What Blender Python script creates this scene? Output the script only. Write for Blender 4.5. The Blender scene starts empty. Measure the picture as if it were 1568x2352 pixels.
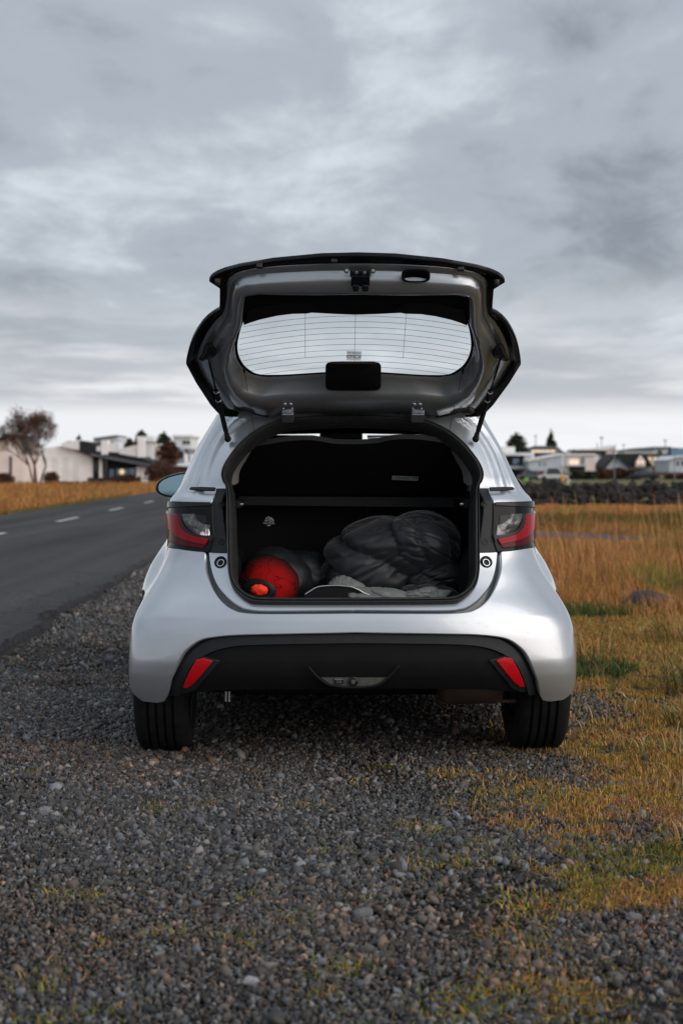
import bpy, bmesh, math, random
import numpy as np
from mathutils import Vector, Matrix
from mathutils.geometry import delaunay_2d_cdt
from mathutils import noise as mnoise

R = math.radians
random.seed(7)
rng = np.random.default_rng(11)
scene = bpy.context.scene
COL = scene.collection

# ------------------------------------------------------------------ camera
FPX, CX, HY, CAMH = 3593.0, 784.0, 1080.0, 1.12      # focal length, principal column, horizon row (in 1568x2352 units), eye height
cam_d = bpy.data.cameras.new('camera')
cam = bpy.data.objects.new('camera', cam_d); COL.objects.link(cam)
cam.location = (0, 0, CAMH); cam.rotation_euler = (R(90), 0, 0)
cam_d.sensor_fit = 'VERTICAL'; cam_d.sensor_height = 36; cam_d.sensor_width = 24
cam_d.lens = FPX / 2352 * 36
cam_d.shift_y = -(1176 - HY) / 2352
cam_d.clip_start = 0.1; cam_d.clip_end = 6000
cam_d.dof.use_dof = True; cam_d.dof.focus_distance = 5.9; cam_d.dof.aperture_fstop = 3.8
scene.camera = cam
scene.render.resolution_x = 682; scene.render.resolution_y = 1024
scene.view_settings.view_transform = 'Standard'; scene.view_settings.look = 'None'
scene.view_settings.gamma = 1; scene.view_settings.exposure = 0.12
scene.view_settings.use_curve_mapping = False

# ------------------------------------------------------------------ world: overcast sky over a Nishita sky
SUN_EL, SUN_AZ = R(20), R(128)       # azimuth clockwise from +Y: behind the camera, to the right
w = bpy.data.worlds.new('World'); scene.world = w; w.use_nodes = True
nt = w.node_tree; nt.nodes.clear()
def N(tree, typ, **kw):
    n = tree.nodes.new(typ)
    for k, v in kw.items():
        if k.startswith('i_'):
            n.inputs[k[2:].replace('_', ' ')].default_value = v
        else: setattr(n, k, v)
    return n
sky = N(nt, 'ShaderNodeTexSky', sky_type='NISHITA', sun_disc=False, sun_elevation=SUN_EL, sun_rotation=SUN_AZ)
sky.air_density = 1.0; sky.dust_density = 2.0
bg1 = N(nt, 'ShaderNodeBackground', i_Strength=0.08); nt.links.new(sky.outputs[0], bg1.inputs[0])
tc = N(nt, 'ShaderNodeTexCoord')
sep = N(nt, 'ShaderNodeSeparateXYZ'); nt.links.new(tc.outputs['Generated'], sep.inputs[0])
def M(op, a, b=None, c=None, tree=nt):
    n = tree.nodes.new('ShaderNodeMath'); n.operation = op
    for i, v in enumerate((a, b, c)):
        if v is None: continue
        if isinstance(v, (int, float)): n.inputs[i].default_value = v
        else: tree.links.new(v, n.inputs[i])
    return n.outputs[0]
zc = M('MAXIMUM', sep.outputs[2], 0.0)
den = M('ADD', zc, 0.16)
comb = N(nt, 'ShaderNodeCombineXYZ')                     # clouds lie on a layer, so they flatten towards the horizon
nt.links.new(M('DIVIDE', sep.outputs[0], den), comb.inputs[0])
nt.links.new(M('DIVIDE', sep.outputs[1], den), comb.inputs[1])
n1 = N(nt, 'ShaderNodeTexNoise'); n1.inputs['Scale'].default_value = 1.5; n1.inputs['Detail'].default_value = 9
n1.inputs['Roughness'].default_value = 0.58; n1.inputs['Distortion'].default_value = 0.35
mp = N(nt, 'ShaderNodeMapping'); mp.inputs['Scale'].default_value = (1.0, 0.62, 1.0); mp.inputs['Location'].default_value = (3.7, 1.9, 0.0)
nt.links.new(comb.outputs[0], mp.inputs[0]); nt.links.new(mp.outputs[0], n1.inputs['Vector'])
n2 = N(nt, 'ShaderNodeTexNoise'); n2.inputs['Scale'].default_value = 4.2; n2.inputs['Detail'].default_value = 10; n2.inputs['Roughness'].default_value = 0.62; n2.inputs['Distortion'].default_value = 0.5
nt.links.new(mp.outputs[0], n2.inputs['Vector'])
nn = M('ADD', M('MULTIPLY', n1.outputs[0], 0.70), M('MULTIPLY', n2.outputs[0], 0.30))
# thinner, brighter cloud towards the horizon in bands
n3 = N(nt, 'ShaderNodeTexNoise'); n3.inputs['Scale'].default_value = 1.0; n3.inputs['Detail'].default_value = 6; n3.inputs['Roughness'].default_value = 0.55
cb2 = N(nt, 'ShaderNodeCombineXYZ')
nt.links.new(M('MULTIPLY', sep.outputs[0], 3.2), cb2.inputs[0]); nt.links.new(M('MULTIPLY', sep.outputs[1], 3.2), cb2.inputs[1]); nt.links.new(M('MULTIPLY', sep.outputs[2], 26), cb2.inputs[2])
mp3 = N(nt, 'ShaderNodeMapping'); mp3.inputs['Location'].default_value = (0.4, 2.0, 0.55)
nt.links.new(cb2.outputs[0], mp3.inputs[0]); nt.links.new(mp3.outputs[0], n3.inputs['Vector'])
cr = N(nt, 'ShaderNodeValToRGB')
e = cr.color_ramp; e.interpolation = 'EASE'
e.elements[0].position = 0.345; e.elements[0].color = (0.25, 0.28, 0.325, 1)
e.elements[1].position = 0.67; e.elements[1].color = (0.66, 0.71, 0.77, 1)
x = e.elements.new(0.50); x.color = (0.415, 0.458, 0.515, 1)
nt.links.new(nn, cr.inputs[0])
cr2 = N(nt, 'ShaderNodeValToRGB'); e = cr2.color_ramp; e.interpolation = 'EASE'
e.elements[0].position = 0.42; e.elements[0].color = (0.50, 0.525, 0.57, 1)
e.elements[1].position = 0.56; e.elements[1].color = (0.93, 0.93, 0.95, 1)
nt.links.new(n3.outputs[0], cr2.inputs[0])
hz = N(nt, 'ShaderNodeMapRange'); hz.interpolation_type = 'SMOOTHSTEP'
hz.inputs['From Min'].default_value = 0.125; hz.inputs['From Max'].default_value = 0.03
nt.links.new(M('ADD', zc, M('MULTIPLY', M('SUBTRACT', n1.outputs[0], 0.5), 0.10)), hz.inputs[0])
mxh = N(nt, 'ShaderNodeMix', data_type='RGBA')
nt.links.new(hz.outputs[0], mxh.inputs[0]); nt.links.new(cr.outputs[0], mxh.inputs[6]); nt.links.new(cr2.outputs[0], mxh.inputs[7])
hl = N(nt, 'ShaderNodeMapRange'); hl.interpolation_type = 'SMOOTHSTEP'           # clear bright strip right at the horizon
hl.inputs['From Min'].default_value = 0.048; hl.inputs['From Max'].default_value = 0.030
nt.links.new(M('ADD', zc, M('MULTIPLY', M('SUBTRACT', n3.outputs[0], 0.5), 0.03)), hl.inputs[0])
mxl = N(nt, 'ShaderNodeMix', data_type='RGBA'); mxl.inputs[7].default_value = (0.90, 0.915, 0.94, 1)
nt.links.new(M('MULTIPLY', hl.outputs[0], 0.85), mxl.inputs[0]); nt.links.new(mxh.outputs[2], mxl.inputs[6])
bg2 = N(nt, 'ShaderNodeBackground', i_Strength=1.0)
zen = N(nt, 'ShaderNodeMapRange'); zen.inputs['From Min'].default_value = 0.25; zen.inputs['From Max'].default_value = 1.0; zen.inputs['To Min'].default_value = 1.0; zen.inputs['To Max'].default_value = 1.5
nt.links.new(zc, zen.inputs[0]); nt.links.new(zen.outputs[0], bg2.inputs[1]); nt.links.new(mxl.outputs[2], bg2.inputs[0])
mixs = N(nt, 'ShaderNodeMixShader'); mixs.inputs[0].default_value = 0.94
nt.links.new(bg1.outputs[0], mixs.inputs[1]); nt.links.new(bg2.outputs[0], mixs.inputs[2])
wo = N(nt, 'ShaderNodeOutputWorld'); nt.links.new(mixs.outputs[0], wo.inputs[0])

sun_d = bpy.data.lights.new('sun', 'SUN'); sun_d.energy = 1.9; sun_d.angle = R(65); sun_d.color = (1.0, 0.89, 0.80)
sun = bpy.data.objects.new('sun', sun_d); COL.objects.link(sun)
sd = Vector((math.sin(SUN_AZ) * math.cos(SUN_EL), math.cos(SUN_AZ) * math.cos(SUN_EL), math.sin(SUN_EL)))
sun.rotation_euler = sd.to_track_quat('Z', 'Y').to_euler(); sun.location = (20, -20, 20)

# ------------------------------------------------------------------ materials
def mat(name, col, rough=0.5, metal=0.0, coat=0.0, coat_rough=0.03, var=0.0, var_scale=5.0, bump=0.0, bump_scale=50.0,
        col2=None, spec=0.5, attr=False, sheen=0.0, trans=0.0, ior=1.45, alpha=1.0, dist=0.01, emit=None, emit_s=0.0):
    m = bpy.data.materials.new(name); m.use_nodes = True
    t = m.node_tree; p = t.nodes['Principled BSDF']
    p.inputs['Base Color'].default_value = (*col, 1); p.inputs['Roughness'].default_value = rough
    p.inputs['Metallic'].default_value = metal; p.inputs['Coat Weight'].default_value = coat
    p.inputs['Coat Roughness'].default_value = coat_rough; p.inputs['Specular IOR Level'].default_value = spec
    p.inputs['Sheen Weight'].default_value = sheen
    p.inputs['Transmission Weight'].default_value = trans; p.inputs['IOR'].default_value = ior
    p.inputs['Alpha'].default_value = alpha
    if emit: p.inputs['Emission Color'].default_value = (*emit, 1); p.inputs['Emission Strength'].default_value = emit_s
    tcn = t.nodes.new('ShaderNodeTexCoord')
    src = None
    if attr:
        a = t.nodes.new('ShaderNodeAttribute'); a.attribute_name = 'tint'; src = a.outputs['Color']
        t.links.new(src, p.inputs['Base Color'])
    if var or col2:
        nz = t.nodes.new('ShaderNodeTexNoise'); nz.inputs['Scale'].default_value = var_scale; nz.inputs['Detail'].default_value = 6
        nz.inputs['Roughness'].default_value = 0.62
        t.links.new(tcn.outputs['Object'], nz.inputs['Vector'])
        rp = t.nodes.new('ShaderNodeValToRGB'); rp.color_ramp.elements[0].position = 0.36; rp.color_ramp.elements[1].position = 0.66
        c2 = col2 if col2 else tuple(min(1, c * (1 + var)) for c in col)
        c1 = col if col2 else tuple(c * (1 - var) for c in col)
        rp.color_ramp.elements[0].color = (*c1, 1); rp.color_ramp.elements[1].color = (*c2, 1)
        t.links.new(nz.outputs[0], rp.inputs[0])
        if src is None: t.links.new(rp.outputs[0], p.inputs['Base Color'])
    if bump:
        nb = t.nodes.new('ShaderNodeTexNoise'); nb.inputs['Scale'].default_value = bump_scale; nb.inputs['Detail'].default_value = 5
        t.links.new(tcn.outputs['Object'], nb.inputs['Vector'])
        b = t.nodes.new('ShaderNodeBump'); b.inputs['Strength'].default_value = bump; b.inputs['Distance'].default_value = dist
        t.links.new(nb.outputs[0], b.inputs['Height']); t.links.new(b.outputs[0], p.inputs['Normal'])
    return m

MT = {}
MT['paint'] = mat('silver_paint', (0.50, 0.535, 0.575), 0.33, 0.72, 1.0, 0.02, var=0.03, var_scale=3)
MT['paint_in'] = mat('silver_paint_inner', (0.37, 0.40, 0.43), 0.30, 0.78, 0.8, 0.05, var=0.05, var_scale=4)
def smudge(m, lo, hi, sc):
    t = m.node_tree; p = t.nodes['Principled BSDF']; tcn = t.nodes.new('ShaderNodeTexCoord'); nz = t.nodes.new('ShaderNodeTexNoise')
    nz.inputs['Scale'].default_value = sc; nz.inputs['Detail'].default_value = 8; nz.inputs['Roughness'].default_value = 0.65; t.links.new(tcn.outputs['Object'], nz.inputs['Vector'])
    mr = t.nodes.new('ShaderNodeMapRange'); mr.inputs['From Min'].default_value = 0.4; mr.inputs['From Max'].default_value = 0.68; mr.inputs['To Min'].default_value = lo; mr.inputs['To Max'].default_value = hi
    t.links.new(nz.outputs[0], mr.inputs[0]); t.links.new(mr.outputs[0], p.inputs['Coat Roughness'])
smudge(MT['paint'], 0.01, 0.16, 5.0); smudge(MT['paint_in'], 0.03, 0.25, 6.0)
MT['gutter'] = mat('gutter_channel', (0.045, 0.055, 0.064), 0.32, coat=0.6, var=0.2, var_scale=14)  # silver paint's dark reflection in the channel, put into the colour
MT['plastic'] = mat('black_plastic', (0.0065, 0.007, 0.0078), 0.6, spec=0.22, bump=0.25, bump_scale=900, dist=0.0008, var=0.15, var_scale=12)
MT['plastic_mid'] = mat('charcoal_plastic', (0.014, 0.017, 0.020), 0.5, spec=0.3, bump=0.2, bump_scale=900, dist=0.0008, var=0.12, var_scale=14)
MT['gloss'] = mat('gloss_black', (0.005, 0.0055, 0.006), 0.12, spec=0.2)
MT['rubber'] = mat('rubber', (0.016, 0.017, 0.018), 0.55, var=0.25, var_scale=30)
MT['tyre'] = mat('tyre_rubber', (0.009, 0.0095, 0.010), 0.8, spec=0.25, var=0.35, var_scale=18, bump=0.3, bump_scale=120, dist=0.002)
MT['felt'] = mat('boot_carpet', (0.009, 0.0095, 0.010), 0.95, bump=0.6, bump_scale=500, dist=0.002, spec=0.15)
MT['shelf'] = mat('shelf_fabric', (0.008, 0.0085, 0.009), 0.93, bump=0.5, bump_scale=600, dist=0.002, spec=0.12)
MT['shelf_edge'] = mat('shelf_edge_fabric', (0.022, 0.023, 0.024), 0.9, bump=0.5, bump_scale=600, dist=0.002)
MT['headliner'] = mat('headliner_trim', (0.17, 0.17, 0.165), 0.85, bump=0.3, bump_scale=500, dist=0.001)
MT['trim_beige'] = mat('pillar_trim', (0.20, 0.195, 0.185), 0.7, var=0.08, var_scale=8)
MT['glass'] = mat('car_glass', (0.92, 0.96, 0.95), 0.0, trans=1.0, ior=1.01, spec=0.3)
MT['glass_dark'] = mat('tinted_glass', (0.20, 0.27, 0.28), 0.0, trans=1.0, ior=1.08, spec=0.5)
MT['line'] = mat('heater_wire', (0.03, 0.02, 0.015), 0.6)
MT['steel'] = mat('steel', (0.6, 0.61, 0.62), 0.28, 1.0)
MT['zinc'] = mat('zinc_bolt', (0.62, 0.66, 0.70), 0.3, 0.9, var=0.1, var_scale=60)
MT['red'] = mat('red_lens', (0.26, 0.002, 0.008), 0.12, spec=0.22, var=0.12, var_scale=8)
MT['red_deep'] = mat('deep_red_lens', (0.07, 0.0015, 0.004), 0.10, spec=0.22)
MT['reflector'] = mat('red_reflector', (0.50, 0.004, 0.010), 0.22, spec=0.5, bump=0.4, bump_scale=700, dist=0.002)
MT['clear'] = mat('lamp_reflector', (0.36, 0.37, 0.37), 0.12, 0.85, coat=1.0, var=0.3, var_scale=60)
MT['amber'] = mat('amber_lens', (0.5, 0.09, 0.01), 0.2, coat=1)
MT['lamp_grey'] = mat('lamp_bezel', (0.012, 0.014, 0.016), 0.22, spec=0.3)
MT['muffler'] = mat('muffler', (0.07, 0.045, 0.036), 0.6, 0.3, var=0.35, var_scale=6)
MT['sticker'] = mat('sticker_film', (0.45, 0.52, 0.46), 0.5, alpha=0.5)
MT['ink'] = mat('ink_dark', (0.02, 0.05, 0.04), 0.6)
MT['ink_red'] = mat('ink_red', (0.8, 0.10, 0.07), 0.6, alpha=0.75)
MT['label_grey'] = mat('care_label', (0.42, 0.46, 0.47), 0.6)
MT['print_white'] = mat('white_print', (0.75, 0.76, 0.78), 0.6)
MT['mirror'] = mat('mirror_glass', (0.16, 0.24, 0.30), 0.03, 1.0)  # reflection of the car's dark side put into the colour
MT['alloy'] = mat('alloy', (0.35, 0.36, 0.38), 0.35, 0.9)
MT['blue'] = mat('blue_tape', (0.02, 0.18, 0.42), 0.5)
MT['water'] = mat('water_drop', (1, 1, 1), 0.0, trans=1.0, ior=1.33)

# ------------------------------------------------------------------ helpers
def link(o):
    COL.objects.link(o); return o
def empty(name, loc=(0, 0, 0), rz=0, label=None, cat=None, group=None):
    o = link(bpy.data.objects.new(name, None)); o.location = loc; o.rotation_euler = (0, 0, rz)
    o.empty_display_size = 0.2
    return tag(o, label, cat, group)
def tag(o, label=None, cat=None, group=None, kind=None):
    if label: o['label'] = label
    if cat: o['category'] = cat
    if group: o['group'] = group
    if kind: o['kind'] = kind
    return o
def mesh(name, verts, faces, m=None, parent=None, smooth=False, normals=None):
    me = bpy.data.meshes.new(name); me.from_pydata([tuple(v) for v in verts], [], [tuple(f) for f in faces]); me.update()
    if m: me.materials.append(m if not isinstance(m, str) else MT[m])
    if smooth or normals is not None: me.shade_smooth()
    if normals is not None: me.normals_split_custom_set_from_vertices([tuple(n) for n in normals])
    o = link(bpy.data.objects.new(name, me)); o.parent = parent
    return o
class MB:
    def __init__(s): s.v = []; s.f = []
    def add(s, vs, fs):
        b = len(s.v); s.v += [tuple(v) for v in vs]; s.f += [tuple(i + b for i in f) for f in fs]; return s
    def box(s, c, d, rot=None):
        pts = [Vector((sx * d[0] / 2, sy * d[1] / 2, sz * d[2] / 2)) for sx in (-1, 1) for sy in (-1, 1) for sz in (-1, 1)]
        if rot: pts = [rot @ p for p in pts]
        return s.add([p + Vector(c) for p in pts], [(0, 1, 3, 2), (4, 6, 7, 5), (0, 4, 5, 1), (2, 3, 7, 6), (0, 2, 6, 4), (1, 5, 7, 3)])
    def tube(s, pts, r, n=8, cap=True):
        pts = [Vector(p) for p in pts]; rr = r if hasattr(r, '__len__') else [r] * len(pts)
        vs = []; fs = []
        up = Vector((0.31, 0.17, 0.93))
        for i, p in enumerate(pts):
            d = (pts[min(i + 1, len(pts) - 1)] - pts[max(i - 1, 0)]).normalized()
            a = d.cross(up)
            if a.length < 0.05: a = d.cross(Vector((1, 0, 0)))
            a.normalize(); b = d.cross(a)
            for k in range(n):
                t = 2 * math.pi * k / n
                vs.append(p + (a * math.cos(t) + b * math.sin(t)) * rr[i])
        for i in range(len(pts) - 1):
            for k in range(n):
                fs.append((i * n + k, i * n + (k + 1) % n, (i + 1) * n + (k + 1) % n, (i + 1) * n + k))
        if cap:
            fs.append(tuple(range(n))[::-1]); fs.append(tuple((len(pts) - 1) * n + k for k in range(n)))
        return s.add(vs, fs)
    def lathe(s, prof, mtx, n=48, closed=False):
        """prof: list of (radius, axial); revolved about local Z then placed by mtx"""
        vs = []; fs = []
        for r, h in prof:
            for k in range(n):
                t = 2 * math.pi * k / n
                vs.append(mtx @ Vector((r * math.cos(t), r * math.sin(t), h)))
        m = len(prof)
        for i in range(m if closed else m - 1):
            j = (i + 1) % m
            for k in range(n):
                fs.append((i * n + k, i * n + (k + 1) % n, j * n + (k + 1) % n, j * n + k))
        return s.add(vs, fs)
    def build(s, name, m, parent=None, smooth=False, angle=None, bevel=0.0):
        me = bpy.data.meshes.new(name); me.from_pydata(s.v, [], s.f); me.update()
        bm = bmesh.new(); bm.from_mesh(me)
        if bevel: bmesh.ops.bevel(bm, geom=list(bm.edges), offset=bevel, segments=2, affect='EDGES', profile=0.6)
        bmesh.ops.recalc_face_normals(bm, faces=bm.faces); bm.to_mesh(me); bm.free()
        me.materials.append(MT[m] if isinstance(m, str) else m)
        if smooth: me.shade_smooth()
        if angle:
            me.shade_smooth(); me.set_sharp_from_angle(angle=R(angle))
        o = link(bpy.data.objects.new(name, me)); o.parent = parent
        return o
def pchip(xs, ys):
    xs = np.array(xs, float); ys = np.array(ys, float); h = np.diff(xs); d = np.diff(ys) / h
    m = np.zeros_like(ys); m[0] = d[0]; m[-1] = d[-1]
    for i in range(1, len(xs) - 1):
        if d[i - 1] * d[i] > 0:
            w1 = 2 * h[i] + h[i - 1]; w2 = h[i] + 2 * h[i - 1]
            m[i] = (w1 + w2) / (w1 / d[i - 1] + w2 / d[i])
    def f(x):
        x = min(max(x, xs[0]), xs[-1]); i = min(int(np.searchsorted(xs, x, side='right')) - 1, len(xs) - 2)
        t = (x - xs[i]) / h[i]; t2 = t * t; t3 = t2 * t
        return float((2*t3-3*t2+1)*ys[i] + (t3-2*t2+t)*h[i]*m[i] + (-2*t3+3*t2)*ys[i+1] + (t3-t2)*h[i]*m[i+1])
    return f
def sstep(a, b, x):
    t = min(max((x - a) / (b - a), 0), 1); return t * t * (3 - 2 * t)
def spline(pts, k=8):
    """Catmull-Rom through 2D/3D points"""
    P = [Vector(p) for p in pts]; out = []
    for i in range(len(P) - 1):
        p0 = P[max(i - 1, 0)]; p1 = P[i]; p2 = P[i + 1]; p3 = P[min(i + 2, len(P) - 1)]
        for j in range(k):
            t = j / k
            out.append(0.5 * ((2 * p1) + (p2 - p0) * t + (2 * p0 - 5 * p1 + 4 * p2 - p3) * t * t + (3 * p1 - p0 - 3 * p2 + p3) * t ** 3))
    out.append(P[-1]); return out
def W(px, py, Y):                                       # world point seen at a photo position at distance Y
    return Vector(((px - CX) * Y / FPX, Y, CAMH - (py - HY) * Y / FPX))
def text_mesh(name, body, size, m, parent, mtx, align='CENTER', extrude=0.0):
    c = bpy.data.curves.new(name, 'FONT'); c.body = body; c.size = size; c.align_x = align; c.align_y = 'CENTER'; c.extrude = extrude
    c.resolution_u = 3; c.space_line = 1.0; c.offset = size * 0.02
    o = link(bpy.data.objects.new('tmp', c)); dg = bpy.context.evaluated_depsgraph_get()
    me = bpy.data.meshes.new_from_object(o.evaluated_get(dg)); bpy.data.objects.remove(o); bpy.data.curves.remove(c)
    me.transform(mtx); me.materials.clear(); me.materials.append(MT[m]); me.name = name
    q = link(bpy.data.objects.new(name, me)); q.parent = parent; return q
def color_attr(me, cols_per_vert):
    a = me.color_attributes.new('tint', 'FLOAT_COLOR', 'POINT')
    c = np.ones((len(me.vertices), 4), np.float32); c[:, :3] = cols_per_vert
    a.data.foreach_set('color', c.ravel())
def np_mesh(name, V, tris=None, quads=None, m=None, cols=None, parent=None, smooth=False):
    me = bpy.data.meshes.new(name)
    nt_ = 0 if tris is None else len(tris); nq = 0 if quads is None else len(quads)
    me.vertices.add(len(V)); me.vertices.foreach_set('co', np.asarray(V, np.float32).ravel())
    idx = []; tot = []
    if nt_: idx.append(np.asarray(tris).ravel()); tot.append(np.full(nt_, 3))
    if nq: idx.append(np.asarray(quads).ravel()); tot.append(np.full(nq, 4))
    idx = np.concatenate(idx).astype(np.int32); tot = np.concatenate(tot).astype(np.int32)
    start = np.concatenate([[0], np.cumsum(tot)[:-1]]).astype(np.int32)
    me.loops.add(len(idx)); me.loops.foreach_set('vertex_index', idx)
    me.polygons.add(len(tot)); me.polygons.foreach_set('loop_start', start); me.polygons.foreach_set('loop_total', tot)
    me.update(calc_edges=True)
    if smooth: me.shade_smooth()
    if cols is not None: color_attr(me, cols)
    me.materials.append(MT[m] if isinstance(m, str) else m)
    o = link(bpy.data.objects.new(name, me)); o.parent = parent; return o

# ================================================================== GROUND AND SETTING
def ground_mat(name, cols, scale, bump, bscale, rough=0.95, big=None):
    m = bpy.data.materials.new(name); m.use_nodes = True; t = m.node_tree; p = t.nodes['Principled BSDF']
    p.inputs['Roughness'].default_value = rough; p.inputs['Specular IOR Level'].default_value = 0.25
    tcn = t.nodes.new('ShaderNodeTexCoord')
    nz = t.nodes.new('ShaderNodeTexNoise'); nz.inputs['Scale'].default_value = scale; nz.inputs['Detail'].default_value = 10; nz.inputs['Roughness'].default_value = 0.7
    t.links.new(tcn.outputs['Object'], nz.inputs['Vector'])
    rp = t.nodes.new('ShaderNodeValToRGB'); el = rp.color_ramp.elements
    el[0].position = 0.33; el[0].color = (*cols[0], 1); el[1].position = 0.68; el[1].color = (*cols[-1], 1)
    for i, c in enumerate(cols[1:-1]):
        k = el.new(0.33 + 0.35 * (i + 1) / (len(cols) - 1)); k.color = (*c, 1)
    t.links.new(nz.outputs[0], rp.inputs[0]); out = rp.outputs[0]
    if big:
        n2 = t.nodes.new('ShaderNodeTexNoise'); n2.inputs['Scale'].default_value = big[1]; n2.inputs['Detail'].default_value = 4
        t.links.new(tcn.outputs['Object'], n2.inputs['Vector'])
        mr = t.nodes.new('ShaderNodeMapRange'); mr.inputs['From Min'].default_value = 0.42; mr.inputs['From Max'].default_value = 0.62
        t.links.new(n2.outputs[0], mr.inputs[0])
        mx = t.nodes.new('ShaderNodeMix'); mx.data_type = 'RGBA'; mx.inputs[7].default_value = (*big[0], 1)
        mu = t.nodes.new('ShaderNodeMath'); mu.operation = 'MULTIPLY'; mu.inputs[1].default_value = big[2]
        t.links.new(mr.outputs[0], mu.inputs[0])
        t.links.new(mu.outputs[0], mx.inputs[0]); t.links.new(out, mx.inputs[6]); out = mx.outputs[2]
    t.links.new(out, p.inputs['Base Color'])
    vb = t.nodes.new('ShaderNodeTexVoronoi'); vb.inputs['Scale'].default_value = bscale
    t.links.new(tcn.outputs['Object'], vb.inputs['Vector'])
    b = t.nodes.new('ShaderNodeBump'); b.inputs['Strength'].default_value = bump; b.inputs['Distance'].default_value = 0.02; b.invert = True
    t.links.new(vb.outputs['Distance'], b.inputs['Height']); t.links.new(b.outputs[0], p.inputs['Normal'])
    return m
def asphalt_mat():
    m = ground_mat('asphalt', [(0.030, 0.031, 0.034), (0.058, 0.059, 0.063), (0.12, 0.12, 0.125)], 38, 0.8, 110, 0.85, big=((0.055, 0.056, 0.06), 0.35, 0.6))
    return m
MT['soil'] = ground_mat('moor_soil', [(0.030, 0.022, 0.014), (0.060, 0.042, 0.020), (0.085, 0.070, 0.025)], 2.5, 0.5, 40)
MT['gravel_base'] = ground_mat('gravel_fines', [(0.022, 0.020, 0.019), (0.045, 0.041, 0.037), (0.085, 0.078, 0.070)], 55, 0.9, 75, big=((0.060, 0.050, 0.043), 1.2, 0.5))
MT['asphalt'] = asphalt_mat()
def road_wear(m):
    t = m.node_tree; p = t.nodes['Principled BSDF']; src = p.inputs['Base Color'].links[0].from_socket
    tcn = t.nodes.new('ShaderNodeTexCoord'); mp_ = t.nodes.new('ShaderNodeMapping'); mp_.inputs['Scale'].default_value = (1.3, 0.05, 1); t.links.new(tcn.outputs['Object'], mp_.inputs[0])
    nz = t.nodes.new('ShaderNodeTexNoise'); nz.inputs['Scale'].default_value = 1.0; nz.inputs['Detail'].default_value = 5; t.links.new(mp_.outputs[0], nz.inputs['Vector'])
    mr = t.nodes.new('ShaderNodeMapRange'); mr.inputs['From Min'].default_value = 0.3; mr.inputs['From Max'].default_value = 0.7; mr.inputs['To Min'].default_value = 0.62; mr.inputs['To Max'].default_value = 1.5; t.links.new(nz.outputs[0], mr.inputs[0])
    vo = t.nodes.new('ShaderNodeTexVoronoi'); vo.feature = 'DISTANCE_TO_EDGE'; vo.inputs['Scale'].default_value = 0.42; ns = t.nodes.new('ShaderNodeTexNoise'); ns.inputs['Scale'].default_value = 3; ns.inputs['Detail'].default_value = 5
    t.links.new(tcn.outputs['Object'], ns.inputs['Vector']); ad = t.nodes.new('ShaderNodeMix'); ad.data_type = 'RGBA'; ad.blend_type = 'LINEAR_LIGHT'; ad.inputs[0].default_value = 0.35
    t.links.new(tcn.outputs['Object'], ad.inputs[6]); t.links.new(ns.outputs['Color'], ad.inputs[7]); t.links.new(ad.outputs[2], vo.inputs['Vector'])
    ck = t.nodes.new('ShaderNodeMapRange'); ck.inputs['From Min'].default_value = 0.0; ck.inputs['From Max'].default_value = 0.012; ck.inputs['To Min'].default_value = 0.55; t.links.new(vo.outputs['Distance'], ck.inputs[0])
    ml = t.nodes.new('ShaderNodeMath'); ml.operation = 'MULTIPLY'; t.links.new(mr.outputs[0], ml.inputs[0]); t.links.new(ck.outputs[0], ml.inputs[1])
    vm = t.nodes.new('ShaderNodeVectorMath'); vm.operation = 'SCALE'; t.links.new(src, vm.inputs[0]); t.links.new(ml.outputs[0], vm.inputs['Scale']); t.links.new(vm.outputs[0], p.inputs['Base Color'])
road_wear(MT['asphalt'])
MT['path'] = ground_mat('path_tarmac', [(0.07, 0.07, 0.08), (0.11, 0.11, 0.125)], 8, 0.2, 60)
MT['lawn'] = ground_mat('lawn', [(0.085, 0.095, 0.028), (0.13, 0.12, 0.036), (0.20, 0.12, 0.045)], 0.12, 0.3, 12)
MT['moor'] = ground_mat('rough_pasture', [(0.18, 0.07, 0.02), (0.27, 0.11, 0.03), (0.20, 0.13, 0.035)], 0.9, 0.5, 8)
MT['line_white'] = mat('road_paint', (0.55, 0.55, 0.55), 0.7, var=0.18, var_scale=20)
MT['stone'] = mat('gravel_stone', (0.1, 0.1, 0.1), 0.7, attr=True, bump=0.35, bump_scale=220, dist=0.002, spec=0.35)
MT['blade'] = mat('grass_blade', (0.1, 0.1, 0.05), 0.7, attr=True, spec=0.25)
MT['rock'] = mat('lichen_rock', (0.055, 0.045, 0.045), 0.85, var=0.5, var_scale=9, bump=0.8, bump_scale=14, dist=0.02)
MT['boulder'] = mat('basalt', (0.010, 0.010, 0.010), 0.95, spec=0.2, col2=(0.065, 0.062, 0.058), var_scale=2.5, bump=0.9, bump_scale=5, dist=0.05)

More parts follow.
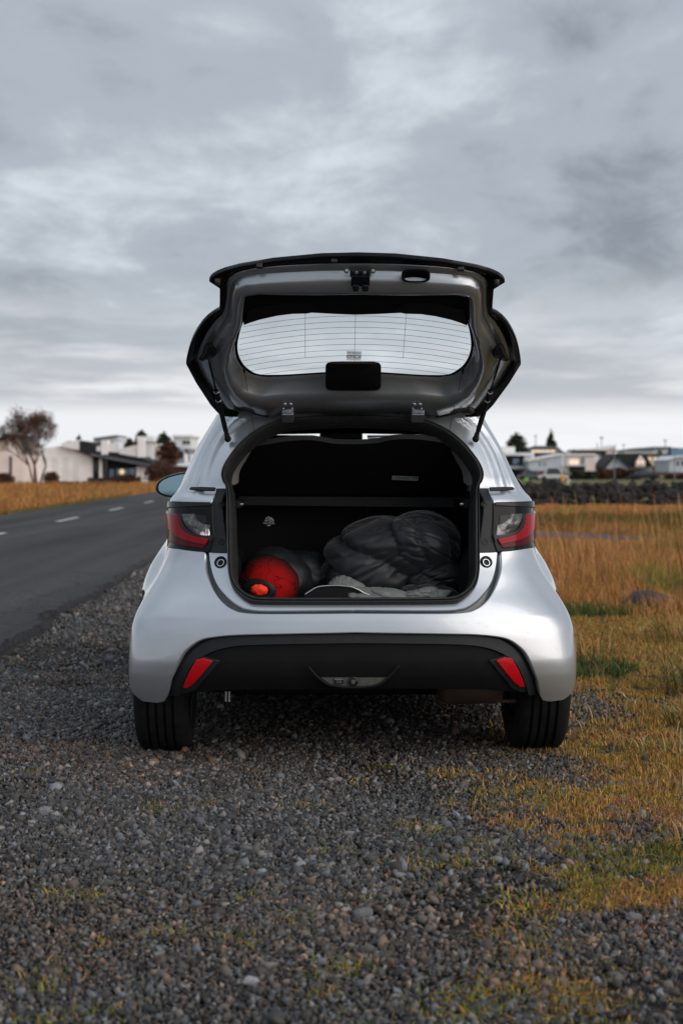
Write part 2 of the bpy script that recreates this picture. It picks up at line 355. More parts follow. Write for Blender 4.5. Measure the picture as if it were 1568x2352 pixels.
def sheet(name, pts, z, m, nx=1):
    return tag(mesh(name, [(p[0], p[1], z) for p in pts], [tuple(range(len(pts)))], m), kind='structure')
MT['turf_ground'] = ground_mat('turf_ground', [(0.055, 0.035, 0.014), (0.10, 0.075, 0.022), (0.16, 0.11, 0.035)], 14, 0.8, 60, big=((0.05, 0.065, 0.018), 1.1, 0.7))
gnd = sheet('ground', [(-1500, -60), (1500, -60), (1500, 3000), (-1500, 3000)], -0.012, 'soil')
sheet('gravel_verge', [(-3.6, -4), (3.2, -4), (3.0, 4), (2.6, 8), (1.9, 11), (1.3, 13.5), (0.6, 19), (-1.2, 26), (-3.2, 42), (-4.6, 42)], -0.008, 'gravel_base')
te = []
yy = 2.0
while yy < 15:
    te.append((float(np.interp(yy, [2.5, 3.2, 4.2, 5.0, 6.0, 7.0, 8.0, 10, 13.5], [1.35, 1.15, 1.15, 0.85, 0.80, 1.15, 1.25, 1.4, 1.3])) + 0.22 * mnoise.noise(Vector((yy * 1.6, 0.3, 0))) + 0.10 * mnoise.noise(Vector((yy * 6, 4.3, 0))), yy)); yy += 0.08
sheet('turf_bank', te + [(7, 15), (7, 2)], -0.003, 'turf_ground')

# asphalt road with a broken near edge (a slab about 3 cm thick)
def road_edge(Y): return -1.86 - 0.0275 * Y
near = []
Yv = -6.0
while Yv < 150:
    j = 0.16 * mnoise.noise(Vector((Yv * 0.9, 3.1, 0))) + 0.10 * mnoise.noise(Vector((Yv * 5.0, 9.1, 0))) if Yv < 40 else 0
    near.append((road_edge(Yv) + j, Yv)); Yv += 0.06 if Yv < 16 else (0.4 if Yv < 40 else 5)
def road_far(Y): return -7.35 - 0.0275 * Y
vs = []; fs = []
for x, y in near:
    vs += [(x + 0.02, y, -0.01), (x, y, 0.045), (x - 0.25, y, 0.048), ((x + road_far(y)) / 2, y, 0.05), (road_far(y) + 0.2, y, 0.035), (road_far(y), y, -0.01)]
for i in range(len(near) - 1):
    for k in range(5):
        a = i * 6 + k; fs.append((a, a + 6, a + 7, a + 1))
rd = tag(mesh('road', vs, fs, 'asphalt'), kind='structure')
rd.data.flip_normals()
for Yc in (15.8, 25.2, 34.0, 43.0, 52.5, 62):
    pts = []
    for yy, s in ((Yc - 1.5, -1), (Yc - 1.5, 1), (Yc + 1.5, 1), (Yc + 1.5, -1)):
        pts.append((-5.0 - 0.0275 * yy + s * 0.06, yy, 0.0545))
    o = MB(); o.add(pts, [(0, 1, 2, 3)]); q = o.build('lane_dash', 'line_white'); q.parent = rd

# pasture beyond the road, lawns and path on the right
sheet('pasture', [(road_far(-6) + .1, -6), (road_far(20) + .1, 20), (road_far(150) + .1, 150), (-140, 150), (-140, -6)], -0.004, 'moor')
sheet('moorland', [(0.9, 15.0), (1.6, 13.2), (2.5, 12.0), (3.2, 10.2), (6, 8), (30, 8), (30, 54), (-2, 54), (-1.0, 30)], 0.001, 'moor')
pa = spline([(1.2, 27.8), (3.0, 27.2), (4.6, 26.0), (5.6, 24.6)], 10)
sheet('footpath', [(p.x, p.y - 0.75) for p in pa] + [(p.x + 0.2, p.y + 1.0) for p in reversed(pa)], 0.009, 'path')
sheet('lawn', [(-3, 54), (60, 54), (110, 330), (-20, 330)], 0.004, 'lawn')
sheet('street', [(-2, 170), (70, 176), (70, 181), (-2, 175)], 0.010, 'path')

# -------- gravel stones: real crushed stones, one joined mesh
phi = (1 + 5 ** 0.5) / 2
ICO = np.array([(-1, phi, 0), (1, phi, 0), (-1, -phi, 0), (1, -phi, 0), (0, -1, phi), (0, 1, phi), (0, -1, -phi), (0, 1, -phi), (phi, 0, -1), (phi, 0, 1), (-phi, 0, -1), (-phi, 0, 1)], float)
ICO /= np.linalg.norm(ICO[0])
ICOF = np.array([(0, 11, 5), (0, 5, 1), (0, 1, 7), (0, 7, 10), (0, 10, 11), (1, 5, 9), (5, 11, 4), (11, 10, 2), (10, 7, 6), (7, 1, 8), (3, 9, 4), (3, 4, 2), (3, 2, 6), (3, 6, 8), (3, 8, 9), (4, 9, 5), (2, 4, 11), (6, 2, 10), (8, 6, 7), (9, 8, 1)])
def fbm(x, y, s, seed=0.0):
    out = np.zeros(len(x)); amp = 1.0; tot = 0
    for o in range(3):
        out += amp * np.array([mnoise.noise(Vector((a * s, b * s, seed + o * 7.3))) for a, b in zip(x, y)]); tot += amp; amp *= 0.5; s *= 2.1
    return out / tot
def grassiness(x, y):
    """0 = bare gravel, 1 = turf"""
    edge = np.interp(y, [2.5, 3.2, 4.2, 5.0, 6.0, 7.0, 8.0, 10, 13.5], [0.42, 0.45, 0.60, 0.45, 0.48, 0.80, 0.95, 1.1, 1.1])
    n = fbm(x, y, 1.9, 2.0)
    g = (x - edge) / 0.55 + n * 2.0
    g = np.where(y < 4.8, g * 0.75, g)
    return np.clip(g, 0, 1)
def scatter(x0f, x1f, Y0, Y1, sp):
    pts = []
    Y = Y0
    while Y < Y1:
        xs = np.arange(x0f(Y), x1f(Y), sp); pts.append(np.stack([xs, np.full(len(xs), Y)], 1)); Y += sp
    P = np.concatenate(pts); P += rng.uniform(-sp * 0.5, sp * 0.5, P.shape); return P
P1 = scatter(lambda Y: -0.225 * Y - 0.3, lambda Y: 0.225 * Y + 0.3, 2.75, 8.6, 0.0112)
P2 = scatter(lambda Y: max(road_edge(Y) - .1, -0.23 * Y - .2), lambda Y: 1.2 if Y < 11 else -0.6, 8.6, 24, 0.024)
P = np.concatenate([P1, P2])
g = grassiness(P[:, 0], P[:, 1])
keep = (rng.random(len(P)) > g * 0.93) & (P[:, 0] > np.array([road_edge(y) + 0.085 + 0.10 * mnoise.noise(Vector((y * 0.9, 3.1, 0))) + 0.08 * mnoise.noise(Vector((y * 5.0, 9.1, 0))) + rng.uniform(0, .03) for y in P[:, 1]]))
sparse = fbm(P[:, 0], P[:, 1], 1.1, 20.0)
keep &= rng.random(len(P)) > np.clip((sparse - 0.05) * 2.6, 0, 0.75)
P = P[keep]; n = len(P)
under = (np.abs(P[:, 0]) < 0.85) & (P[:, 1] > 6.2) & (P[:, 1] < 9.6)
size = np.exp(rng.normal(math.log(0.0059), 0.38, n)); size = np.clip(size, 0.0028, 0.018)
far = P[:, 1] > 8.6; size[far] *= 1.25
big = rng.random(n) < 0.008; size[big] *= 1.8
patch = fbm(P[:, 0], P[:, 1], 0.8, 31.0)
size *= np.clip(1.0 + patch * 0.5, 0.75, 1.3)
OCT = np.array([(1, 0, 0), (-1, 0, 0), (0, 1, 0), (0, -1, 0), (0, 0, 1), (0, 0, -1)], float)
OCTF = np.array([(0, 2, 4), (2, 1, 4), (1, 3, 4), (3, 0, 4), (2, 0, 5), (1, 2, 5), (3, 1, 5), (0, 3, 5)])
def rotm(a):
    cx, sx, cy, sy, cz, sz = np.cos(a[:, 0]), np.sin(a[:, 0]), np.cos(a[:, 1]), np.sin(a[:, 1]), np.cos(a[:, 2]), np.sin(a[:, 2])
    M_ = np.empty((len(a), 3, 3))
    M_[:, 0, 0] = cy * cz; M_[:, 0, 1] = sx * sy * cz - cx * sz; M_[:, 0, 2] = cx * sy * cz + sx * sz
    M_[:, 1, 0] = cy * sz; M_[:, 1, 1] = sx * sy * sz + cx * cz; M_[:, 1, 2] = cx * sy * sz - sx * cz
    M_[:, 2, 0] = -sy; M_[:, 2, 1] = sx * cy; M_[:, 2, 2] = cx * cy
    return M_
def chips(sel, B, BF, jit, nrm_, boost):
    """angular crushed stones of one topology"""
    k = int(sel.sum()); var_ = np.array([B * rng.uniform(1 - jit, 1 + jit * 0.8, (len(B), 1)) + rng.normal(0, nrm_, B.shape) for _ in range(40)])
    base = var_[rng.integers(0, 40, k)]; an = rng.uniform(0, 2 * math.pi, (k, 3)); an[:, :2] *= 0.5 if len(B) == 12 else 1.0
    sc = rng.uniform(0.75, 1.35, (k, 3)); sc[:, 2] = rng.uniform(0.45, 0.85, k); base = base * sc[:, None, :]
    s_ = size[sel] * boost; V = np.einsum('nij,nkj->nki', rotm(an), base) * s_[:, None, None]
    V[:, :, 0] += P[sel, 0][:, None]; V[:, :, 1] += P[sel, 1][:, None]; V[:, :, 2] += (s_ * rng.uniform(0.1, 0.5, k))[:, None]
    return V.reshape(-1, 3), (BF[None] + (np.arange(k) * len(B))[:, None, None]).reshape(-1, 3), np.repeat(np.nonzero(sel)[0], len(B))
bigsel = (size > 0.0098) & (P[:, 1] < 8.6)
Va, Fa, Ia = chips(bigsel, ICO, ICOF, 0.42, 0.18, 1.0); Vb, Fb, Ib = chips(~bigsel, OCT, OCTF, 0.25, 0.22, 1.25)
V = np.concatenate([Va, Vb]); F = np.concatenate([Fa, Fb + len(Va)]); I_ = np.concatenate([Ia, Ib])
val = np.exp(rng.normal(math.log(0.082), 0.52, n)); val = np.clip(val, 0.022, 0.25)
tone = rng.random(n)
col = np.stack([val, val, val], 1)
col *= np.where(tone[:, None] < 0.38, np.array([0.95, 1.0, 1.07]), np.array([1.08, 1.0, 0.91]))
br = tone > 0.965; col[br] = np.stack([val[br] * 1.5, val[br] * 1.08, val[br] * 0.85], 1)
rb = rng.random(n) < np.clip(fbm(P[:, 0], P[:, 1], 0.9, 50) * 1.6, 0, 0.5); col[rb] *= np.array([1.3, 1.03, 0.86])
np_mesh('gravel', V, tris=F, m='stone', cols=col[I_])
tag(bpy.data.objects['gravel'], 'loose dark grey crushed stone covering the lay-by around the car', 'gravel', kind='stuff')

# -------- blades
def blades(name, P, h, wd, cols, lean=0.5, base_z=0.0, m='blade', curl=0.6):
    n = len(P); a = rng.uniform(0, 2 * math.pi, n); ld = rng.uniform(0, 2 * math.pi, n); ln = np.abs(rng.normal(0, lean, n)) * h
    dx, dy = np.cos(a) * wd / 2, np.sin(a) * wd / 2
    lx, ly = np.cos(ld) * ln, np.sin(ld) * ln
    hz_ = h * np.clip(1 - (ln / h) ** 2 * 0.35, 0.35, 1)
    V = np.zeros((n, 5, 3))
    bx, by = P[:, 0], P[:, 1]
    V[:, 0] = np.stack([bx - dx, by - dy, np.full(n, base_z)], 1); V[:, 1] = np.stack([bx + dx, by + dy, np.full(n, base_z)], 1)
    V[:, 2] = np.stack([bx + lx * 0.35 + dx * 0.8, by + ly * 0.35 + dy * 0.8, base_z + hz_ * 0.6], 1)
    V[:, 3] = np.stack([bx + lx * 0.35 - dx * 0.8, by + ly * 0.35 - dy * 0.8, base_z + hz_ * 0.6], 1)
    V[:, 4] = np.stack([bx + lx, by + ly, base_z + hz_], 1)
    i = np.arange(n)[:, None] * 5
    q = i + np.array([[0, 1, 2, 3]]); t = i + np.array([[3, 2, 4]])
    return np_mesh(name, V.reshape(-1, 3), tris=t, quads=q, m=m, cols=np.repeat(cols, 5, 0))
def palette(n, cols, weights, jit=0.25):
    c = np.array(cols)[rng.choice(len(cols), n, p=np.array(weights) / sum(weights))]
    return c * np.exp(rng.normal(0, jit, (n, 1)))
# short turf growing into the gravel
n = 300000
Yr = 2.8 + (15.0 - 2.8) * rng.random(n) ** 1.15; Xr = 0.2 + rng.random(n) * (0.235 * Yr + 0.6 - 0.2)
P = np.stack([Xr, Yr], 1); g = grassiness(P[:, 0], P[:, 1]); n_cl = fbm(P[:, 0], P[:, 1], 6.0, 5.0)
kp = rng.random(n) < np.clip(g * 1.4 * (0.5 + 1.7 * n_cl), 0, 1); P = P[kp]; n = len(P)
gn = fbm(P[:, 0], P[:, 1], 1.0, 9.0)
cols = palette(n, [(0.38, 0.24, 0.05), (0.26, 0.21, 0.045), (0.48, 0.27, 0.075), (0.14, 0.14, 0.03), (0.40, 0.18, 0.055)], [4, 3, 4, 1, 4], 0.28)
green = gn > 0.24; cols[green] = palette(int(green.sum()), [(0.10, 0.125, 0.025), (0.18, 0.17, 0.035), (0.28, 0.21, 0.05)], [2, 3, 2])
gp = (np.hypot((P[:, 0] - 1.28) / 0.38, (P[:, 1] - 8.75) / 0.42) < 1) | (np.hypot((P[:, 0] - 1.85) / 0.55, (P[:, 1] - 12.3) / 0.5) < 1)
cols[gp] = palette(int(gp.sum()), [(0.035, 0.070, 0.018), (0.07, 0.10, 0.022), (0.15, 0.14, 0.03)], [3, 3, 2])
hh = rng.uniform(0.008, 0.030, n) * np.interp(P[:, 1], [3, 9], [0.9, 1.5]); hh[gp] *= 2.0
tag(blades('turf', P, hh, rng.uniform(0.0018, 0.0038, n) * np.interp(P[:, 1], [3, 12], [0.9, 1.9]), cols, 1.0), 'short yellow green turf growing into the gravel right of the car', 'grass', kind='stuff')
n = 170000
Yr = 2.8 + 3.9 * rng.random(n); Xr = 0.25 + rng.random(n) * (0.235 * Yr + 0.25); P = np.stack([Xr, Yr], 1)
g = grassiness(P[:, 0], P[:, 1]); cl = fbm(P[:, 0], P[:, 1], 7.0, 15.0)
kp = rng.random(n) < np.clip((g * 1.15 + 0.10 * (P[:, 0] > 0.5)) * (0.42 + 2.4 * cl), 0, 1); P = P[kp]; n = len(P)
hue = fbm(P[:, 0], P[:, 1], 1.7, 77.0)
cols = palette(n, [(0.40, 0.24, 0.05), (0.28, 0.22, 0.04), (0.50, 0.27, 0.08), (0.18, 0.17, 0.035)], [4, 3, 3, 2], 0.3)
k2 = hue < -0.08; cols[k2] = palette(int(k2.sum()), [(0.40, 0.17, 0.06), (0.50, 0.26, 0.11), (0.22, 0.10, 0.04)], [3, 3, 2], 0.3)
tag(blades('moss', P, rng.uniform(0.006, 0.022, n), rng.uniform(0.0022, 0.0042, n), cols, 1.6), 'flat golden and rust moss creeping over the stones in the lower right', 'moss', kind='stuff')
# a few weeds in the bare gravel: small tufts
spots = [(1235, 1845), (930, 1900), (985, 1915), (1040, 1975), (960, 2000), (1085, 1935), (1120, 1945), (900, 1985), (1210, 1905), (1150, 1975), (1250, 2110), (1190, 2160), (1290, 2180), (345, 1868), (410, 1865), (150, 2057), (215, 2063), (240, 2165), (378, 2145), (475, 1850), (545, 2165), (600, 2060), (262, 2320), (100, 2260), (830, 1800), (880, 1762), (965, 1905), (770, 1962), (705, 1855), (830, 2070), (660, 2120), (1140, 1830), (1180, 1830), (965, 1960), (1010, 1985), (1065, 1990), (790, 2230), (745, 2290), (1050, 2330), (1080, 2325), (1010, 2045), (1180, 2070), (1050, 1850), (115, 2350), (60, 1780), (340, 1855), (1100, 2300)]
PT = []; CT = []; HT = []
for (px, py) in spots:
    Y = CAMH * FPX / (py - HY); X = (px - CX) * Y / FPX; k = random.choice([40, 60, 100])
    if (px, py) in ((1050, 2330), (1140, 1830), (1180, 1830)): k = 240
    r = 0.016 + k * 0.00028
    PT.append(np.stack([rng.normal(X, r, k), rng.normal(Y, r * 1.2, k)], 1)); HT.append(rng.uniform(0.012, 0.030, k))
    CT.append(palette(k, [(0.20, 0.21, 0.03), (0.42, 0.25, 0.05), (0.10, 0.14, 0.03)], [3, 3, 2]))
tag(blades('weeds', np.concatenate(PT), np.concatenate(HT), rng.uniform(0.0026, 0.0046, sum(map(len, PT))), np.concatenate(CT), 1.5),
    'small yellow and green weed tufts sprouting in the bare gravel', 'weeds', kind='stuff')
# tall dry grass, right
def tall(name, n, Yf, Xf, hf, wf, pal, wts, label, lean=0.28, clump=(1.2, 3.0), thr=0.0):
    Yr, Xr = Yf(n), None; Xr = Xf(Yr)
    P = np.stack([Xr, Yr], 1); c = fbm(P[:, 0], P[:, 1], clump[0], clump[1])
    kp = rng.random(n) < np.clip(0.62 + 1.6 * (c - thr), 0.03, 1); P = P[kp]; c = c[kp]; n = len(P)
    cols = palette(n, pal, wts, 0.3)
    h = hf(P, n) * (0.8 + 1.3 * np.clip(c, -0.4, 0.5)); gz = fbm(P[:, 0], P[:, 1], 0.45, 61.0) > 0.22; cols[gz] = cols[gz] * np.array([0.6, 0.95, 0.7]); return tag(blades(name, P, h, wf(P, n), cols, lean), label, 'grass', kind='stuff')
ORG = [(0.44, 0.20, 0.06), (0.34, 0.135, 0.042), (0.56, 0.33, 0.12), (0.16, 0.07, 0.035), (0.17, 0.15, 0.045)]
def edge_tall(Y): return np.interp(Y, [9, 10.6, 12, 13.0, 15, 20], [4.0, 2.75, 2.15, 1.5, 1.1, 0.6])
def dg_x(Y):
    lo = np.where((Y > 24.2) & (Y < 28.9), np.interp(Y, [24.2, 25.5, 28.9], [6.2, 5.3, 3.6]), edge_tall(Y)); return lo + rng.random(len(Y)) * (0.235 * Y + 1.2 - lo).clip(0.1)
tall('dry_grass', 135000, lambda n: 10.2 + 20 * rng.random(n) ** 1.25, dg_x,
     lambda P, n: rng.uniform(0.05, 0.30, n) ** 1.15 * np.clip(0.35 + (P[:, 0] - edge_tall(P[:, 1])) * 1.1, 0.35, 1.1), lambda P, n: rng.uniform(0.003, 0.006, n), ORG, [5, 4, 3, 2, 1],
     'tall rust coloured dry grass behind the turf, on the near side of the footpath', lean=0.75)
tall('marsh_grass', 42000, lambda n: 29 + 8 * rng.random(n), lambda Y: 1.0 + rng.random(len(Y)) * (0.235 * Y + 1.5),
     lambda P, n: rng.uniform(0.08, 0.22, n), lambda P, n: rng.uniform(0.008, 0.014, n), [(0.13, 0.11, 0.025), (0.08, 0.085, 0.02), (0.24, 0.14, 0.035), (0.07, 0.04, 0.018)], [4, 3, 3, 1],
     'olive green grass beyond the footpath', lean=0.4)
tall('orange_grass', 42000, lambda n: 37 + 11 * rng.random(n), lambda Y: 1.5 + rng.random(len(Y)) * (0.235 * Y + 2),
     lambda P, n: rng.uniform(0.06, 0.20, n) * np.interp(P[:, 1], [42, 48], [1, 0.7]), lambda P, n: rng.uniform(0.010, 0.018, n), ORG, [6, 4, 4, 1, 0],
     'rust orange grass growing in front of the boulder wall', lean=0.4)
# rough grass beyond the road, left
tall('roadside_grass', 70000, lambda n: 34 + 84 * rng.random(n) ** 1.4, lambda Y: np.array([road_far(y) - 0.2 for y in Y]) - rng.random(len(Y)) * (0.235 * Y + 2 - 8).clip(1.0),
     lambda P, n: rng.uniform(0.10, 0.24, n) * np.interp(P[:, 1], [34, 120], [1, 1.9]), lambda P, n: rng.uniform(0.012, 0.022, n) * np.interp(P[:, 1], [34, 120], [1, 2.2]), ORG, [6, 5, 2, 2, 2],
     'rust orange rough grass between the road and the white houses', lean=0.4)
P = None
n = 14000; Yr = 28 + 40 * rng.random(n); Xr = np.array([road_far(y) for y in Yr]) - rng.random(n) ** 2 * 2.2
tag(blades('kerb_grass', np.stack([Xr, Yr], 1), rng.uniform(0.04, 0.12, n), rng.uniform(0.01, 0.02, n), palette(n, [(0.14, 0.13, 0.03), (0.26, 0.14, 0.04), (0.09, 0.10, 0.02)], [3, 3, 2]), 0.5),
    'low olive grass along the far edge of the road', 'grass', kind='stuff')
# long pale stems and a tussock on the right edge
def stems(name, roots, label, cat, pal, wd=0.004, group=None, seg=7):
    V = []; Fq = []; C = []
    for (x, y, h, az, bend, c) in roots:
        b = len(V); d = Vector((math.cos(az), math.sin(az), 0)); s = Vector((-d.y, d.x, 0)); p = Vector((x, y, 0)); ang = R(88)
        for i in range(seg + 1):
            ww = wd * (1 - 0.75 * i / seg)
            V += [p - s * ww, p + s * ww]; C += [c, c]
            ang -= bend * (0.3 + i / seg) / seg * 2
            p = p + (d * math.cos(ang) + Vector((0, 0, 1)) * math.sin(ang)) * (h / seg)
            if p.z < 0.012: p.z = 0.012 + 0.002 * i
        for i in range(seg): a = b + 2 * i; Fq.append((a, a + 1, a + 3, a + 2))
    return tag(np_mesh(name, np.array(V), quads=np.array(Fq), m='blade', cols=np.array(C)), label, cat, group)
rr = random.Random(5)
tus = []
for i in range(330):
    c = rr.choice([(0.24, 0.17, 0.06), (0.30, 0.22, 0.09), (0.07, 0.12, 0.05), (0.10, 0.15, 0.06), (0.30, 0.11, 0.03), (0.16, 0.12, 0.04)])
    a = rr.uniform(0, 6.28); r_ = rr.random() ** 0.6 * 0.30
    tus.append((1.93 + math.cos(a) * r_ * 1.1, 7.85 + math.sin(a) * r_, rr.uniform(0.10, 0.40), a + rr.uniform(-.5, .5), rr.uniform(0.3, 2.0), c))
stems('tussock', tus, 'large tussock of pale straw and blue green blades at the right edge of the turf', 'tussock', None, 0.0035)
tus = []
for i in range(150):
    c = rr.choice([(0.24, 0.14, 0.06), (0.30, 0.18, 0.08), (0.10, 0.12, 0.03)])
    a = rr.uniform(0, 6.28); r_ = rr.random() ** 0.6 * 0.22
    tus.append((1.62 + math.cos(a) * r_, 6.95 + math.sin(a) * r_, rr.uniform(0.05, 0.16), a, rr.uniform(0.6, 2.4), c))
stems('tussock', tus, 'low flattened tussock of dead straw in front of the large one', 'tussock', None, 0.003)
sts = []
for i in range(260):
    Y = rr.uniform(5.2, 12.5); X = rr.uniform(1.0, 0.225 * Y)
    sts.append((X, Y, rr.uniform(0.05, 0.24), rr.uniform(0, 6.28), rr.uniform(1.2, 3.0), rr.choice([(0.34, 0.25, 0.12), (0.22, 0.2, 0.08), (0.3, 0.13, 0.05)])))
tag(stems('straw', sts, 'scattered dead straw stems lying on the turf', 'straw', None, 0.003), kind='stuff')
for tx, ty, tr_, k, hh_, lab in ((1.28, 6.15, .13, 70, .12, 'small straw tuft on the turf nearest the rear tyre'), (1.50, 9.3, .2, 110, .2, 'straw and green tuft midway along the turf'),
        (2.25, 10.2, .28, 200, .34, 'wide rust tuft at the right edge in front of the rock'), (1.28, 11.2, .2, 120, .2, 'low green tuft at the edge of the dry grass beside the car'), (1.05, 4.62, .10, 60, .09, 'flat orange tuft at the lower right between stones')):
    tt_ = []
    for i in range(k):
        c = rr.choice([(0.34, 0.20, 0.07), (0.42, 0.28, 0.11), (0.13, 0.15, 0.04), (0.38, 0.16, 0.05)])
        a = rr.uniform(0, 6.28); r_ = rr.random() ** 0.6 * tr_
        tt_.append((tx + math.cos(a) * r_, ty + math.sin(a) * r_, rr.uniform(0.35, 1.2) * hh_, a + rr.uniform(-.6, .6), rr.uniform(0.5, 2.4), c))
    stems('tussock', tt_, lab, 'tussock', None, 0.003)
stems('reed_stem', [(1.62, 11.6, 0.85, R(150), 1.15, (0.45, 0.32, 0.13)), (1.66, 11.6, 0.42, R(-10), 0.9, (0.42, 0.28, 0.11))], 'tall bent straw coloured reed stem rising out of the dry grass', 'reed', None, 0.006)
stems('reed_stem', [(1.50, 9.6, 0.62, R(178), 2.9, (0.50, 0.36, 0.17))], 'long pale reed lying across the turf beside the rear bumper', 'reed', None, 0.005)
q = bpy.data.objects['reed_stem.001']
sts = []
for i in range(130):
    Y = rr.uniform(14, 40); X = rr.uniform(0.11 * Y + 0.3, 0.225 * Y)
    sts.append((X, Y, rr.uniform(0.4, 0.75), rr.uniform(0, 6.28), rr.uniform(0.1, 0.7), rr.choice([(0.40, 0.20, 0.08), (0.30, 0.13, 0.05), (0.42, 0.26, 0.11)])))
tag(stems('seed_stalks', sts, 'thin seed stalks standing above the dry grass', 'grass', None, 0.009), kind='stuff')

# -------- single rocks
def rock_mesh(name, seed, sub=3, rough=0.35):
    bm = bmesh.new(); bmesh.ops.create_icosphere(bm, subdivisions=sub, radius=1)
    o = Vector((seed * 3.1, seed * 1.7, seed * 0.9))
    for v in bm.verts:
        c = v.co.copy(); f = 1 + rough * mnoise.noise(c * 1.1 + o) + rough * 0.45 * mnoise.noise(c * 2.7 + o) + rough * 0.2 * mnoise.noise(c * 6 + o)
        v.co = c * f
    me = bpy.data.meshes.new(name); bm.to_mesh(me); bm.free(); return me
me = rock_mesh('rock', 3); me.materials.append(MT['rock']); me.shade_smooth()
o = link(bpy.data.objects.new('rock', me)); Y = 12.7; o.location = ((1492 - CX) * Y / FPX, Y, 0.03); o.scale = (0.22, 0.15, 0.12); o.rotation_euler = (0, 0.1, 0.3)
tag(o, 'rounded purple brown rock half hidden in the dry grass', 'rock')
for px, py, s, c, lab in ((515, 1722, 0.026, 0.085, 'angular grey stone lying just inside the left rear tyre'), (105, 1872, 0.024, 0.20, 'pale grey flat stone on the gravel at the far left'),
                          (1455, 2118, 0.020, 0.16, 'blue grey stone between grass patches at lower right'), (690, 1995, 0.017, 0.26, 'small pale stone on the gravel behind the middle of the car'),
                          (575, 2262, 0.016, 0.34, 'white pebble near the bottom of the gravel'), (830, 2110, 0.022, 0.14, 'broad grey stone on the gravel behind the tailgate')):
    me = rock_mesh('stone', px * 0.01, 2, 0.45); me.materials.append(mat('stone_%d' % px, (c, c * 1.0, c * 1.02), 0.8, var=0.3, var_scale=60, bump=0.5, bump_scale=120, dist=0.003))
    Y = CAMH * FPX / (py - HY)
    o = link(bpy.data.objects.new('stone', me)); o.location = ((px - CX) * Y / FPX, Y, s * 0.5); o.scale = (s * 1.1, s, s * 0.72); o.rotation_euler = (0, 0, px)
    tag(o, lab, 'stone')

# -------- boulder wall
bw = empty('boulder_wall', (7.5, 50, 0), 0, 'low wall of dark basalt boulders across the field on the right', 'wall')
bms = []
for k in range(7):
    me = rock_mesh('stone_block', 11 + k, 2, 0.95); me.materials.append(MT['boulder']); bms.append(me)
cnt = 0
for row, (z, n_, dy) in enumerate(((0.10, 64, -0.30), (0.30, 62, -0.1), (0.48, 60, 0.12), (0.54, 52, 0.45))):
    for i in range(n_):
        xx = -6.2 + (i + 0.5) * 18.5 / n_ + rr.uniform(-.05, .05)
        o = link(bpy.data.objects.new('boulder', bms[rr.randrange(7)])); o.parent = bw
        s = rr.uniform(0.11, 0.27); o.location = (xx, dy + rr.uniform(-.08, .08), z + rr.uniform(-.05, .06)); o.scale = (s * rr.uniform(.9, 1.4), s, s * rr.uniform(.7, 1))
        o.rotation_euler = (rr.uniform(-.5, .5), rr.uniform(-.5, .5), rr.uniform(0, 6))

# ================================================================== BACKGROUND HOUSES
for k, c in dict(h_white=(0.86, 0.86, 0.86), h_white2=(0.76, 0.77, 0.78), h_cool=(0.50, 0.54, 0.60), h_grey=(0.22, 0.24, 0.26), h_dark=(0.035, 0.035, 0.037), h_black=(0.016, 0.017, 0.019),
                 h_cream=(0.60, 0.50, 0.42), h_roofg=(0.14, 0.16, 0.17), h_brown=(0.10, 0.07, 0.055), h_fascia=(0.10, 0.11, 0.13), h_pink=(0.80, 0.70, 0.65)).items():  # h_pink is white with the low sun's pink put into the colour
    MT[k] = mat(k, c, 0.8, var=0.10, var_scale=0.8)
MT['h_win'] = mat('window_glass', (0.03, 0.035, 0.04), 0.08, spec=0.8)
MT['h_winb'] = mat('window_glass_blue', (0.16, 0.24, 0.30), 0.1, 0.5)
MT['h_lit'] = mat('window_lit', (0.7, 0.5, 0.35), 0.4, emit=(1.0, 0.78, 0.58), emit_s=0.6)
MT['lamp_glow'] = mat('globe_lamp', (0.9, 0.7, 0.5), 0.4, emit=(1.0, 0.78, 0.5), emit_s=0.35)
MT['orange_cloth'] = mat('orange_panel', (0.6, 0.16, 0.05), 0.6)
def prism(mb, poly, Y, D, cx=0, cy=0, bx=0, by=0, mode=0):
    """poly in photo coordinates on the plane at distance Y, pushed back D metres (a real solid)"""
    pts = [W(px, py, Y) for px, py in poly]; n = len(pts)
    back = [p + Vector((p.x / p.y * D * 0.0 + bx, D, 0)) for p in pts]
    o = Vector((cx, cy, 0))
    vs = [p - o for p in pts] + [p - o for p in back]
    fs = [tuple(range(n))[::-1], tuple(range(n, 2 * n))] + [(i, (i + 1) % n, n + (i + 1) % n, n + i) for i in range(n)]
    mb.add(vs, fs)
def building(name, label, Y, px, parts, cat='house', group=None):
    c = W(px, HY, Y); e_ = empty(name, (c.x, Y, 0), 0, label, cat, group)
    for nm, m, polys, dY, D in parts:
        for poly in polys:
            if len(poly) == 4 and not hasattr(poly[0], '__len__'):
                x0, y0, x1, y1 = poly; poly = [(x0, y0), (x1, y0), (x1, y1), (x0, y1)]
            mb = MB(); prism(mb, poly, Y + dY, D, c.x, Y); mb.build(nm, m, e_)
    return e_
GB = 1113          # base line a little below ground for the left houses at 128 m
# left: gabled white house cut by the frame
building('white_house', 'white gabled house cut off by the left edge of the photo', 122, 20, [
    ('wall', 'h_pink', [[(-60, 1040), (-20, 1020), (24, 1004), (54, 1040), (54, 1119), (-60, 1119)]], 0, 9),
    ('roof', 'h_dark', [[(-64, 1040), (-20, 1014), (18, 996), (24, 1003), (-20, 1022), (-62, 1046)]], -0.4, 10),
    ('roof', 'h_brown', [[(24, 1003), (27, 1000), (59, 1042), (54, 1042)]], -0.1, 9.4),
    ('window', 'h_win', [(22, 1048, 28, 1090)], -0.05, 0.2)])
